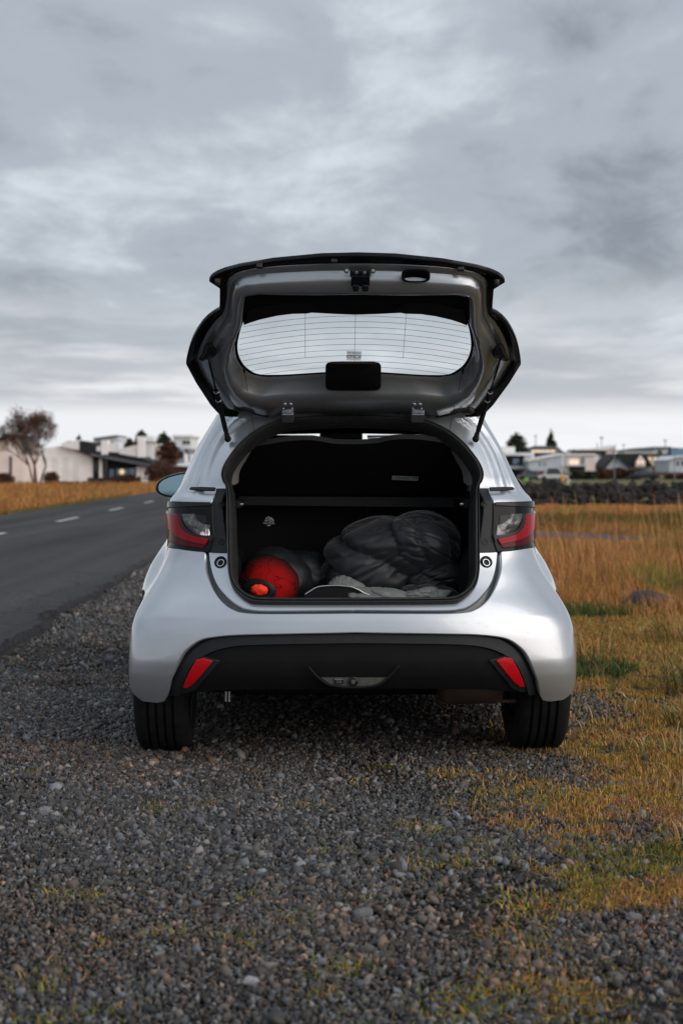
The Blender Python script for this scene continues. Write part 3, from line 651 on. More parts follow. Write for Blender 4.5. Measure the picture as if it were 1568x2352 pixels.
# left: long white house with black roof
building('white_house', 'long white house with black mono pitch roof and chimneys beyond the road', 128, 200, [
    ('wall', 'h_white', [[(84, 1030), (140, 1024), (208, 1047), (208, 1113), (84, 1113)]], 0, 9),
    ('wall_panel', 'h_white2', [(x, 1050, x + 13, 1105) for x in (98, 122, 146, 170)], -0.03, 0.1),
    ('roof', 'h_black', [[(139, 1020), (160, 1013), (190, 1012), (348, 1060), (352, 1071), (212, 1047)]], -0.6, 9.5),
    ('fascia', 'h_fascia', [[(208, 1041), (345, 1066), (349, 1073), (209, 1047)]], -0.9, 0.25),
    ('facade', 'h_black', [[(213, 1050), (345, 1072), (345, 1116), (213, 1113)]], 0.8, 7),
    ('end_wall', 'h_white', [[(209, 1047), (212, 1048), (212, 1098), (209, 1098)], (228, 1054, 234, 1099), (314, 1071, 322, 1112), (324, 1072, 331, 1118), (333, 1074, 341, 1114)], 0, 0.6),
    ('window', 'h_win', [(218, 1058, 224, 1094), (238, 1056, 247, 1098)], 0.65, 0.1),
    ('window', 'h_winb', [(268, 1077, 281, 1092), (283, 1077, 296, 1092), (298, 1076, 311, 1092), (252, 1078, 262, 1096)], 0.65, 0.1),
    ('garden_fence', 'h_black', [(201, 1097, 322, 1118)], -3, 0.15),
    ('chimney', 'h_white', [(233, 1011, 248, 1044), (316, 1005, 330, 1050)], -0.85, 1.4),
    ('dormer', 'h_white2', [[(140, 1020), (178, 1010), (182, 1013), (182, 1034), (150, 1028)], [(222, 1026), (268, 1015), (273, 1017), (273, 1039), (222, 1036)], [(274, 1032), (312, 1022), (318, 1024), (318, 1050), (274, 1042)]], -0.7, 3),
    ('globe_lamp', 'lamp_glow', [[(276, 1079), (280, 1077), (284, 1079), (286, 1083), (284, 1088), (280, 1090), (276, 1088), (274, 1083)]], -0.4, 0.25)])
building('flat_roof_house', 'white upper storey with slanting roof behind the long white house', 190, 245, [
    ('wall', 'h_white2', [[(216, 1009), (268, 1002), (276, 1006), (276, 1040), (216, 1040)]], 0, 8),
    ('roof', 'h_fascia', [[(213, 1006), (268, 999), (270, 1003), (216, 1010)]], -0.5, 9),
    ('window', 'h_win', [(225, 1014, 236, 1026), (244, 1013, 258, 1024)], -0.05, 0.1)])
building('flat_roof_house', 'white house with a pale metal shed roof behind the dark conifer', 185, 332, [
    ('wall', 'h_white2', [(316, 1012, 346, 1050)], 0, 8),
    ('roof', 'h_white', [[(314, 1002), (350, 1002), (352, 1014), (316, 1013)]], -0.5, 9)])
building('modern_house', 'pale modern house with balcony just left of the car pillar', 170, 425, [
    ('wall', 'h_white', [(398, 1003, 438, 1062)], 1, 9), ('roof', 'h_white2', [(396, 999, 440, 1004)], 0.4, 10),
    ('wall', 'h_cool', [(400, 1028, 424, 1064)], 0, 3),
    ('window', 'h_win', [(419, 1012, 429, 1021), (430, 1012, 437, 1021), (412, 1036, 420, 1052)], -0.05, 0.3),
    ('balcony', 'h_grey', [[(424, 1030), (450, 1032), (450, 1044), (426, 1042)]], -1.5, 2), ('pillar', 'h_white', [(424, 1032, 431, 1068), (438, 1046, 450, 1050)], -1.5, 0.6),
    ('garage_roof', 'h_white', [[(392, 1063), (450, 1066), (450, 1073), (392, 1069)]], -6, 4), ('garage', 'h_brown', [(394, 1070, 452, 1100)], -5, 4)])
building('garden_wall', 'pale rendered garden wall stub among brown shrubs', 140, 360, [('wall', 'h_cream', [[(355, 1031), (361, 1024), (367, 1030), (367, 1060), (355, 1060)]], 0, 0.5)], 'wall')

# right side of the bay, 200 m away
YR = 200
building('modern_house', 'white and dark cubic house with recessed balcony, leftmost on the right shore', 205, 1180, [
    ('wall', 'h_white', [(1140, 1026, 1182, 1046), (1140, 1040, 1160, 1086), (1203, 1042, 1226, 1083)], 0, 9),
    ('roof', 'h_white2', [(1158, 1040, 1226, 1046)], -1.0, 9),
    ('loggia', 'h_dark', [(1160, 1046, 1203, 1103)], 1.0, 8),
    ('window', 'h_winb', [(1177, 1053, 1192, 1066)], 0.9, 0.2), ('balcony', 'h_cool', [(1166, 1070, 1204, 1077)], -1.0, 2.2), ('garage_door', 'h_dark', [(1172, 1079, 1202, 1100)], 0.8, 0.3)])
building('grey_roof_house', 'dark grey roofed house with a bright ribbon window behind the bluish gable', 240, 1240, [
    ('wall', 'h_grey', [(1195, 1040, 1296, 1075)], 0, 10),
    ('roof', 'h_roofg', [[(1190, 1041), (1222, 1027), (1228, 1025), (1280, 1026), (1300, 1043)]], -1, 11),
    ('clerestory', 'h_grey', [(1226, 1027, 1280, 1042)], -1.3, 3), ('window', 'h_lit', [(1220 + 11 * i, 1034, 1229.5 + 11 * i, 1039) for i in range(5)], -1.45, 0.2),
    ('window', 'h_lit', [(1247, 1047, 1253, 1052), (1254, 1047, 1260, 1052)], -1.2, 0.3), ('roof_cap', 'h_fascia', [(1228, 1024, 1278, 1028)], -1.6, 3)])
building('blue_grey_house', 'blue grey rendered house with a rising mono pitch roof and two small windows', YR, 1250, [
    ('wall', 'h_cool', [[(1214, 1058), (1289, 1044), (1289, 1094), (1214, 1090)]], 0, 9),
    ('roof', 'h_white2', [[(1211, 1057), (1291, 1041), (1291, 1044.5), (1211, 1060)]], -0.4, 9.8),
    ('wall', 'h_white', [(1289, 1044, 1300, 1094)], 0.3, 8), ('window', 'h_grey', [(1237, 1061, 1241, 1070), (1248, 1061, 1252, 1070)], -0.05, 0.2), ('garage_door', 'h_dark', [(1239, 1081, 1252, 1090)], -0.05, 0.2)])
building('white_flat_house', 'white flat roofed house with lit living room windows in a dark recess', YR, 1330, [
    ('wall', 'h_pink', [(1300, 1045, 1345, 1093), (1345, 1045, 1366, 1092)], 0, 9), ('roof', 'h_white2', [(1300, 1042, 1367, 1045.5)], -0.5, 10),
    ('recess', 'h_dark', [(1306, 1071, 1343, 1093)], -0.1, 0.4), ('window', 'h_lit', [(1308, 1056, 1316, 1067), (1318, 1056, 1327, 1067)], -0.1, 0.3), ('window', 'h_grey', [(1333, 1051, 1342, 1067), (1350, 1083, 1358, 1091)], -0.1, 0.3),
    ('orange_door', 'orange_cloth', [(1319, 1080, 1322, 1091)], -0.3, 0.3), ('balcony', 'h_cool', [(1300, 1067, 1345, 1071)], -1.2, 1.2)])
building('dark_roof_house', 'long dark roofed house with a tilted pale end behind the white flat house', 250, 1350, [
    ('wall', 'h_white2', [(1300, 1038, 1400, 1065)], 0.5, 8), ('roof', 'h_brown', [[(1306, 1043), (1322, 1033), (1390, 1033), (1392, 1045)]], 0, 9),
    ('roof', 'h_white', [[(1322, 1031), (1375, 1029), (1415, 1021), (1415, 1026), (1390, 1034), (1322, 1034)]], -0.3, 9), ('end_wall', 'h_cream', [[(1391, 1032), (1413, 1025), (1413, 1046), (1391, 1050)]], -0.1, 5),
    ('window', 'h_win', [(1380, 1038, 1389, 1048)], -0.2, 0.2), ('antenna', 'h_fascia', [(1380.3, 1008, 1381.2, 1030), (1376, 1004, 1385, 1007)], 0, 0.3), ('antenna', 'h_fascia', [(1370, 1018, 1371, 1030)], 0, 0.3)])
building('gabled_house', 'small white gabled house wedged left of the black roofed house', 215, 1380, [
    ('wall', 'h_white', [[(1364, 1055), (1374, 1044), (1382, 1046), (1392, 1056), (1392, 1085), (1364, 1085)]], 0, 7), ('roof', 'h_dark', [[(1374, 1042), (1378, 1041), (1395, 1056), (1391, 1058)]], -0.4, 7.6),
    ('window', 'h_win', [(1371, 1057, 1377, 1069), (1385, 1056, 1391, 1066)], -0.05, 0.2)])
building('black_roof_house', 'white house with steep black roof and white gable dormer, largest on the right shore', YR, 1440, [
    ('wall', 'h_cool', [[(1388, 1073), (1414, 1047), (1440, 1071), (1440, 1094), (1388, 1094)]], 0, 9),
    ('wall', 'h_white', [(1440, 1070, 1496, 1092)], 0.4, 8),
    ('roof', 'h_black', [[(1384, 1073), (1411, 1042), (1470, 1041), (1484, 1046), (1497, 1071), (1443, 1073), (1415, 1046), (1388, 1077)]], -0.6, 8.5),
    ('dormer', 'h_pink', [[(1459, 1062), (1470, 1045), (1481, 1060), (1481, 1072), (1459, 1072)]], -1.2, 4), ('window', 'h_grey', [(1410, 1052, 1415, 1064)], -0.08, 0.2),
    ('window', 'h_cool', [(1448, 1077, 1453, 1083), (1464, 1076, 1469, 1083), (1473, 1076, 1478, 1083)], 0.3, 0.2), ('window', 'h_lit', [(1463, 1058, 1468, 1066), (1472, 1058, 1477, 1066)], -1.3, 0.2)])
building('apartment_house', 'cream two storey house with a row of lit windows behind the black roof', 230, 1510, [
    ('wall', 'h_cream', [(1480, 1045, 1536, 1070)], 0, 9), ('roof', 'h_dark', [(1462, 1042, 1540, 1046)], -1, 11), ('upper_storey', 'h_white2', [(1500, 1030, 1530, 1043), (1432, 1033, 1500, 1044)], 1.5, 6),
    ('upper_roof', 'h_roofg', [[(1428, 1034), (1470, 1028), (1502, 1029), (1502, 1035)], (1500, 1026, 1540, 1030)], 1, 8), ('window', 'h_win', [(1511, 1033, 1519, 1043)], 1.3, 0.3),
    ('window', 'h_lit', [(1488, 1050, 1494, 1058), (1500, 1050, 1506, 1058), (1514, 1050, 1520, 1058), (1525, 1050, 1531, 1058)], -0.1, 0.3), ('basement', 'h_brown', [(1484, 1070, 1530, 1092)], 0.4, 8),
    ('post', 'h_dark', [(1536, 1028, 1540, 1060)], -0.5, 0.5), ('antenna', 'h_fascia', [(1526.6, 1014, 1527.4, 1030), (1524, 1010, 1530, 1013)], 1, 0.3)])
building('pale_house', 'pale grey house with two dark windows at the right edge of the photo', 190, 1575, [
    ('wall', 'h_cool', [[(1536, 1057), (1556, 1048), (1640, 1046), (1640, 1085), (1536, 1084)]], 0, 9), ('roof', 'h_white2', [[(1534, 1057), (1556, 1046), (1640, 1043), (1640, 1047), (1556, 1050)]], -0.5, 10),
    ('window', 'h_win', [(1553, 1060, 1558, 1070), (1564, 1060, 1570, 1069)], -0.05, 0.2)])
for x0, x1, y0, y1, YY, lab, mm in ((1368, 1470, 1078, 1101, 186, 'dark brown hedge in front of the black roofed house', 'hedge'), (1528, 1640, 1083, 1094, 188, 'rust brown hedge below the pale house', 'hedge_r'),
                                (1305, 1368, 1086, 1102, 184, 'dark shrubs below the white flat roofed house', 'hedge')):
    pass
MT['leaf_rust'] = mat('leaf_rust', (0.1, 0.04, 0.02), 0.85, attr=True)
MT['bark'] = mat('bark', (0.05, 0.035, 0.028), 0.9, var=0.3, var_scale=3)
def leaf_cloud(name, centers, radii, n, size, pal, wts, parent, shell=0.35):
    ctr = np.array(centers); rad = np.array(radii); vol = rad[:, 0] * rad[:, 1] * rad[:, 2]
    ci = rng.choice(len(ctr), n, p=vol / vol.sum()); d = rng.normal(0, 1, (n, 3)); d /= np.linalg.norm(d, axis=1)[:, None]
    r_ = rng.random(n) ** shell
    p = ctr[ci] + d * rad[ci] * r_[:, None]
    a = rng.normal(0, 1, (n, 3)); a /= np.linalg.norm(a, axis=1)[:, None]; b = np.cross(a, rng.normal(0, 1, (n, 3))); b /= np.linalg.norm(b, axis=1)[:, None]
    s = size * rng.uniform(0.5, 1.4, (n, 1))
    V = np.stack([p - a * s, p + b * s * 0.7, p + a * s, p - b * s * 0.7], 1)
    Fq = np.arange(n * 4).reshape(n, 4)
    return np_mesh(name, V.reshape(-1, 3), quads=Fq, m='leaf_rust', cols=np.repeat(palette(n, pal, wts, 0.35), 4, 0), parent=parent)
RUST = [(0.085, 0.035, 0.020), (0.055, 0.026, 0.016), (0.14, 0.055, 0.028)]
DKG = [(0.012, 0.020, 0.012), (0.020, 0.032, 0.016), (0.035, 0.045, 0.02)]
def bush(name, px0, px1, py0, py1, Y, label, pal, cat='shrub', dens=260, group=None, sz=0.11):
    x0, x1 = W(px0, 0, Y).x, W(px1, 0, Y).x; h = (py1 - py0) * Y / FPX; cx_ = (x0 + x1) / 2
    e_ = empty(name, (cx_, Y, 0), 0, label, cat, group); wd = x1 - x0; k = max(1, int(wd / (h * 1.3)))
    C_ = [(-wd / 2 + wd * (i + .5) / k, rr.uniform(-.3, .3), h * 0.5 * rr.uniform(.85, 1.1)) for i in range(k)]
    Rr = [(wd / k * 0.62, max(0.5, h * 0.5), h * 0.5)] * k
    leaf_cloud('foliage', C_, Rr, int(dens * k * max(1, h)), sz * Y / 130, pal, [3, 3, 1], e_, 0.5)
    st = MB()
    for c in C_: st.tube([(c[0], c[1], -0.05), (c[0] + .05, c[1], c[2])], [0.06, 0.03], 5)
    st.build('stem', 'bark', e_); return e_
bush('hedge', 1368, 1470, 1076, 1101, 186, 'dark brown hedge in front of the black roofed house', RUST[:2] + DKG[:1], 'hedge', 900, sz=0.16)
bush('hedge', 1528, 1640, 1083, 1095, 188, 'rust brown hedge below the pale house', RUST, 'hedge', 700, sz=0.16)
bush('shrub', 1300, 1368, 1084, 1102, 184, 'dark shrubs below the white flat roofed house', DKG, 'shrub', 700, sz=0.16)
bush('shrub', 1190, 1222, 1078, 1101, 190, 'dark green shrub in front of the leftmost cubic house on the right', DKG, 'shrub', 700, sz=0.16)
bush('shrub', -12, 30, 1085, 1117, 112, 'dense red brown shrub at the foot of the left gabled house', RUST, 'shrub', 1200)
bush('shrub', 104, 134, 1079, 1110, 118, 'small dark round shrub in front of the long white wall', RUST[:2] + DKG[:1], 'shrub', 700)
bush('shrub', 258, 322, 1092, 1117, 116, 'clipped dark shrub below the blue windows', RUST[:2] + DKG[:1], 'shrub', 900)
bush('shrub', 340, 412, 1052, 1112, 120, 'large red brown shrub between the long house and the car', RUST, 'shrub', 1100)
bush('shrub', 100, 200, 1107, 1117, 108, 'low rust bushes along the foot of the long white wall', RUST, 'shrub', 600)
bush('shrub', 200, 258, 1108, 1119, 106, 'low tawny bushes in front of the black garden fence', [(0.22, 0.10, 0.03), (0.16, 0.07, 0.025), (0.28, 0.15, 0.04)], 'shrub', 600)
bush('shrub', 262, 318, 1010, 1042, 150, 'olive brown tree crowns behind the chimneys of the long house', RUST[:1] + DKG[1:], 'shrub', 600)

def bare_tree(px, py0, py1, Y, wpx, label, twig_pal, seed, leafs=0, crown_frac=0.75, lean=0):
    rt = random.Random(seed); H = (py1 - py0) * Y / FPX; x = W(px, 0, Y).x; e_ = empty('bare_tree', (x, Y, 0), 0, label, 'tree')
    tr = MB(); tw = MB(); rad = wpx * Y / FPX / 2; tips = []
    def grow(p, d, L, r, lev):
        q1 = p + d * L * 0.5 + Vector((rt.uniform(-.06, .06), rt.uniform(-.06, .06), 0)) * L; q2 = p + d * L
        (tr if lev < 2 else tw).tube([p, q1, q2], [r, r * 0.8, r * 0.62], 6 if lev < 2 else 3, cap=False)
        if lev >= 5: tips.append(q2); return
        for k in range(rt.choice([2, 3, 3]) if lev < 4 else 3):
            a = Vector((rt.uniform(-1, 1), rt.uniform(-1, 1), rt.uniform(-.15, .75))).normalized()
            nd = (d * 0.75 + a * (0.62 if lev else 0.8)).normalized(); nd.z = max(nd.z, 0.05) if lev < 3 else nd.z
            grow(q2, nd, L * rt.uniform(.62, .86), max(r * 0.6, 0.012), lev + 1)
    for s in range(4):
        a = s * 1.57 + rt.uniform(-.4, .4)
        grow(Vector((math.cos(a) * .25, math.sin(a) * .25, -0.1)), Vector((math.cos(a) * .45, math.sin(a) * .3, 1)).normalized(), H * 0.27, 0.11, 0)
    t = tr.build('trunk', 'bark', e_, smooth=True); c = tw.build('crown', 'bark', e_)
    if leafs:
        cs = [tuple(v) for v in tips]; leaf_cloud('foliage', cs, [(0.5, 0.5, 0.45)] * len(cs), leafs, 0.055, twig_pal, [3, 3, 1], e_, 0.6)
    zmax = max(v[2] for v in tw.v); xs_ = [v[0] for v in tw.v]; wd = (max(xs_) - min(xs_)) / 2
    e_.scale = (rad / wd, rad / wd, H / zmax); return e_
bare_tree(86, 938, 1114, 112, 140, 'large bare reddish brown tree beside the left white houses', [(0.10, 0.05, 0.035), (0.07, 0.035, 0.028), (0.13, 0.07, 0.04)], 4, 9000)
bare_tree(12, 985, 1080, 165, 60, 'faint bare tree behind the left gabled house', [(0.10, 0.06, 0.045), (0.07, 0.045, 0.03), (0.13, 0.08, 0.05)], 9, 1500)
def conifer(px, py0, py1, Y, wpx, label, top=0.5, dens=1800, round_=False, name='conifer', pal=DKG):
    H = (py1 - py0) * Y / FPX; x = W(px, 0, Y).x; zb = CAMH - (py1 - HY) * Y / FPX; rad = wpx * Y / FPX / 2
    e_ = empty(name, (x, Y, 0), 0, label, 'tree'); m = MB(); m.tube([(0, 0, 0), (0, 0, zb + H * 0.9)], [0.22, 0.05], 7); m.build('trunk', 'bark', e_)
    C_ = []; Rr = []
    for i in range(9):
        f = i / 8; r_ = rad * ((1 - f) ** 0.8 * 0.95 + 0.08) if not round_ else rad * math.sqrt(max(0.05, 1 - (2 * f - 0.8) ** 2 / 1.5))
        for k in range(4 if not round_ else 5):
            a = rr.uniform(0, 6.28); C_.append((math.cos(a) * r_ * 0.45, math.sin(a) * r_ * .45, zb + H * (0.04 + 0.92 * f))); Rr.append((r_ * 0.6, r_ * 0.6, H / 12))
    leaf_cloud('crown', C_, Rr, dens, 0.16 * Y / 200, pal, [3, 3, 1], e_, 0.5); return e_
conifer(1186, 994, 1060, 225, 52, 'broad dark conifer behind the leftmost cubic house on the right', dens=3000, round_=True)
conifer(1265, 987, 1042, 260, 34, 'narrow spire shaped conifer above the grey roof', dens=2200)
conifer(182, 997, 1032, 160, 22, 'small dark conifer behind the gable end of the long white house', dens=1500)
conifer(272, 1000, 1035, 205, 22, 'dark conifer between the two rear roofs on the left', dens=1500)
conifer(378, 992, 1050, 150, 42, 'broad dark conifer just left of the car', dens=2600, round_=True)
conifer(388, 1010, 1066, 140, 56, 'rust brown tree in front of the broad conifer left of the car', dens=2600, round_=True, name='rust_tree', pal=RUST)
conifer(325, 989, 1030, 220, 34, 'olive rounded tree behind the pale shed roof', dens=1600, round_=True, name='round_tree', pal=DKG[1:] + RUST[:1])
conifer(298, 1006, 1040, 175, 30, 'low brown tree between the chimneys', dens=1400, round_=True, name='round_tree', pal=RUST[:2] + DKG[:1])

# cars across the bay
for k, c in dict(c_red=(0.35, 0.01, 0.02), c_white=(0.55, 0.55, 0.54), c_dark=(0.02, 0.022, 0.03), c_green=(0.12, 0.55, 0.06), c_grey=(0.12, 0.13, 0.15)).items():
    MT[k] = mat(k, c, 0.5, spec=0.2)
def far_car(px, Y, L, m, label, hgt=1.45):
    x = W(px, 0, Y).x; e_ = empty('parked_car', (x, Y, 0), 0, label, 'car', 'cars parked by the houses across the bay')
    s = [(-.5, .28), (-.5, .62), (-.44, .72), (-.30, .80), (-.18, hgt), (.18, hgt * .99), (.36, .85), (.47, .74), (.5, .5), (.49, .28)]
    mb = MB(); n = len(s)
    for yy, k in ((-.85, 1),): pass
    vs = [(a * L, -.8 if b < .9 else -.62, b) for a, b in s] + [(a * L, .8 if b < .9 else .62, b) for a, b in s]
    mb.add(vs, [tuple(range(n)), tuple(range(2 * n - 1, n - 1, -1))] + [(i, n + i, n + (i + 1) % n, (i + 1) % n) for i in range(n)]); mb.build('body', m, e_)
    g_ = MB(); g_.add([(-.26 * L, -.80, .88), (.31 * L, -.80, .88), (.16 * L, -.66, hgt - .08), (-.17 * L, -.66, hgt - .08)], [(0, 1, 2, 3)]); g_.build('window', 'h_win', e_)
    for sx in (-.31, .31):
        for sy in (-.78, .78):
            w_ = MB(); w_.lathe([(0, -.1), (.3, -.1), (.32, 0), (.3, .1), (0, .1)], Matrix.Translation((sx * L, sy, .31)) @ Matrix.Rotation(R(90), 4, 'X'), 14); w_.build('wheel', 'tyre', e_)
    e_.scale = (0.8, 0.8, 0.74); return e_
far_car(1249, 186, 3.6, 'c_red', 'small red car parked below the bluish house'); far_car(1234, 190, 3.4, 'c_dark', 'dark car parked immediately left of the red car')
far_car(1268, 180, 4.2, 'c_white', 'white van like car parked right of the red car', 1.9); far_car(1476, 178, 4.4, 'c_dark', 'dark car parked before the black roofed house', 1.35)
far_car(1216, 182, 3.6, 'c_grey', 'grey car parked beside the green box'); far_car(1283, 184, 3.4, 'c_dark', 'low black car in front of the white van like car', 1.3)
def boxthing(name, px0, px1, py0, py1, Y, D, m, label, cat):
    c = W((px0 + px1) / 2, 0, Y); mb = MB(); z0 = CAMH - (py1 - HY) * Y / FPX; z1 = CAMH - (py0 - HY) * Y / FPX; wd = (px1 - px0) * Y / FPX
    mb.box((0, 0, (z0 + z1) / 2), (wd, D, z1 - z0)); o = mb.build(name, m, bevel=0.03); o.location = (c.x, Y, 0); return tag(o, label, cat)
boxthing('bin', 1203, 1212, 1098, 1104, 170, 0.8, 'c_green', 'bright green bin beside the parked cars', 'bin')
def post(name, px, pyt, Y, m, label, cat, r=0.06, arm=0.0, sign=None):
    x = W(px, 0, Y).x; h = CAMH - (pyt - HY) * Y / FPX; e_ = empty(name, (x, Y, 0), 0, label, cat)
    a = MB(); a.tube([(0, 0, -.1), (0, 0, h)], [r, r * .7], 8); a.build('pole', m, e_)
    if sign:
        b = MB(); b.box((0, -.08, h - sign[1] / 2), (sign[0], .06, sign[1])); b.build('panel', sign[2], e_)
    else:
        b = MB(); b.box((0, -.1, h), (0.5, 0.25, 0.14)); b.build('lamp_head', 'h_grey', e_)
    return e_
post('sign_post', 1291.5, 1091, 120, 'h_grey', 'yellow orange sign on a post left of the grey bollard', 'sign', 0.05, sign=(0.28, 0.42, mat('sign_yellow', (0.75, 0.33, 0.02), .5)))
post('street_lamp', 1410, 1036, 130, 'h_grey', 'grey street lamp standing before the black roofed house', 'street lamp', 0.045)
post('street_lamp', 1548, 1030, 132, 'h_grey', 'grey street lamp near the right edge of the photo', 'street lamp', 0.045)
post('street_lamp', 1229, 1001, 240, 'h_fascia', 'thin tall street lamp rising over the grey roof', 'street lamp', 0.08)
post('gate_post', 1303, 1088, 125, 'h_pink', 'pale post standing left of the white flat roofed house', 'post', 0.07)
boxthing('board', 1304, 1309, 1102, 1106, 110, 0.2, 'h_pink', 'small pale board at the foot of the pale post', 'board')
post('flag_pole', 1431, 1022, 230, 'h_fascia', 'very thin mast behind the black roof', 'mast', 0.05)
# hills
def hill(name, pts, Y, m):
    vs = []; n = len(pts)
    for px, py in pts: vs.append(tuple(W(px, py, Y)))
    for px, py in pts: p = W(px, py, Y); vs.append((p.x, Y - 500, -2))
    for px, py in pts: p = W(px, py, Y); vs.append((p.x, Y + 400, -2))
    fs = [(i, i + 1, n + i + 1, n + i) for i in range(n - 1)] + [(i + 1, i, 2 * n + i, 2 * n + i + 1) for i in range(n - 1)]
    return tag(mesh(name, vs, fs, m, smooth=True), kind='structure')
MT['hill'] = mat('hazy_blue_hill', (0.10, 0.19, 0.27), 1.0, var=0.15, var_scale=0.01)  # distance haze put into the hill's colour
hill('far_hill', [(1350, 1078), (1420, 1056), (1480, 1038), (1510, 1031), (1535, 1027), (1560, 1029), (1600, 1030), (1700, 1024), (1900, 1040), (2100, 1076)], 2400, 'hill')

# ================================================================== THE CAR
CARX, CARY, YAW = 0.050, 5.75, 0.0227
car = empty('hatchback_car', (CARX, CARY, 0), YAW, 'silver small hatchback parked on the gravel with its tailgate wide open', 'car')
CM = Matrix.Translation((CARX, CARY, 0)) @ Matrix.Rotation(YAW, 4, 'Z'); CI = CM.inverted()
EYE = CI @ Vector((0, 0, CAMH))
def ray(px, py):
    return (CI.to_3x3() @ Vector(((px - CX) / FPX, 1, -(py - HY) / FPX)))
def PL(px, py, v):                                   # car-local point on the plane y = v
    d = ray(px, py); return EYE + d * ((v - EYE.y) / d.y)
TT = [0.24, 0.30, 0.36, 0.42, 0.50, 0.56, 0.60, 0.66, 0.72, 0.78, 0.845, 0.92, 1.00, 1.04, 1.10, 1.20, 1.30, 1.38, 1.46, 1.54, 1.66, 1.80]
tab = dict(
 z  =[0.24, 0.30, 0.36, 0.42, 0.50, 0.56, 0.60, 0.66, 0.72, 0.78, 0.845, 0.92, 1.00, 1.04, 1.10, 1.20, 1.30, 1.375, 1.42, 1.446, 1.461, 1.465],
 wb =[0.842,0.850,0.854,0.855,0.851,0.838,0.822,0.790,0.758,0.735,0.727,0.728,0.722,0.690,0.655,0.612,0.560,0.520,0.470,0.39,0.25,0.02],
 wh =[0.850,0.860,0.864,0.866,0.864,0.861,0.857,0.848,0.829,0.795,0.758,0.748,0.742,0.718,0.692,0.652,0.596,0.548,0.485,0.40,0.255,0.02],
 v0 =[0.090,0.045,0.015,0.002,0.000,0.008,0.022,0.050,0.080,0.110,0.140,0.170,0.200,0.235,0.262,0.315,0.375,0.430,0.475,0.52,0.60,0.72],
 v1 =[3.80, 3.84, 3.85, 3.85, 3.84, 3.82, 3.80, 3.76, 3.70, 3.62, 3.45, 3.20, 2.95, 2.85, 2.70, 2.50, 2.32, 2.18, 2.05, 1.95, 1.85, 1.80],
 L  =[0.17, 0.20, 0.23, 0.26, 0.29, 0.31, 0.335, 0.37, 0.40, 0.40, 0.39, 0.38, 0.36, 0.34, 0.32, 0.30, 0.28, 0.26, 0.25, 0.24, 0.2, 0.1],
 n  =[2.6,  2.6,  2.6,  2.6,  2.6,  2.6,  2.6,  2.6,  2.7,  2.7,  2.8,  2.9,  3.0,  3.1,  3.2,  3.2,  3.2,  3.2,  3.0,  2.8,  2.5,  2.3])
PF = {k: pchip(TT, v) for k, v in tab.items()}
z2t = pchip(tab['z'], TT)
_pc = {}
def prof(t):
    k = round(t, 5)
    if k not in _pc: _pc[k] = {q: f(t) for q, f in PF.items()}
    return _pc[k]
UC, US, UF = 1.05, 4.05, 5.0                         # end of rear corner, end of side, front centre line
def F(u, t):
    p = prof(t); n = p['n']; ve = p['v0'] + p['L']; vf = p['v1'] - 0.45
    if u <= UC:
        a = max(0, u) / UC * math.pi / 2; c, s = math.cos(a), math.sin(a); r = (max(c, 0) ** n + s ** n) ** (-1 / n)
        return Vector((p['wb'] * s * r, p['v0'] + p['L'] * (1 - c * r), p['z']))
    if u <= US:
        f = (u - UC) / (US - UC); v = ve + (vf - ve) * f
        w_ = p['wb'] + (p['wh'] - p['wb']) * sstep(0, 0.32, v - ve) - 0.05 * sstep(2.0, 3.4, v)
        return Vector((w_, v, p['z']))
    a = (1 - (u - US) / (UF - US)) * math.pi / 2; c, s = math.cos(a), math.sin(a); r = (max(c, 0) ** 2.6 + max(s, 0) ** 2.6) ** (-1 / 2.6)
    w_ = p['wh'] - 0.05 * sstep(2.0, 3.4, vf)
    return Vector((w_ * s * r, p['v1'] - 0.45 * (1 - c * r), p['z']))
def UVv(v, t):
    p = prof(t); ve = p['v0'] + p['L']
    if v >= ve: return UC + (v - ve) / (p['v1'] - 0.45 - ve) * (US - UC)
    q = 1 - max(0, (v - p['v0'])) / p['L']; X = (1 - q ** p['n']) ** (1 / p['n'])
    return UVx(X * p['wb'], t)
def UVx(x, t):
    p = prof(t); X = min(max(x / p['wb'], 0), 1); n = p['n']
    if X <= 0: return 0.0
    if X >= 0.9999: return UC
    return math.atan((X ** -n - 1) ** (-1 / n)) / (math.pi / 2) * UC
def PU(px, py):
    v = 0.3
    for _ in range(40):
        q = PL(px, py, v); t = z2t(q.z); u = UVx(abs(q.x) if q.x > 0 else 0, t); nv = F(u, t).y; v = v * 0.4 + nv * 0.6
    return (u, t)
def nrm(u, t, off=None):
    e1, e2 = 0.004, 0.004
    g = (lambda a, b: F(a, b)) if off is None else (lambda a, b: G(a, b, off))
    u0, u1 = max(0, u - e1), min(UF, u + e1); t0, t1 = max(0.24, t - e2), min(1.80, t + e2)
    du = g(u1, t) - g(u0, t); dt = g(u, t1) - g(u, t0); n = du.cross(dt)
    return n.normalized() if n.length > 1e-12 else Vector((0, -1, 0))
def G(u, t, off):
    o = off(u, t) if callable(off) else off
    return F(u, t) + nrm(u, t) * o if o else F(u, t)
def inpoly(P, poly):
    x, y = P[:, 0], P[:, 1]; c = np.zeros(len(P), bool); n = len(poly); j = n - 1
    for i in range(n):
        xi, yi = poly[i]; xj, yj = poly[j]
        m = ((yi > y) != (yj > y)); 
        with np.errstate(divide='ignore', invalid='ignore'):
            c ^= m & (x < (xj - xi) * (y - yi) / (yj - yi + 1e-15) + xi)
        j = i
    return c
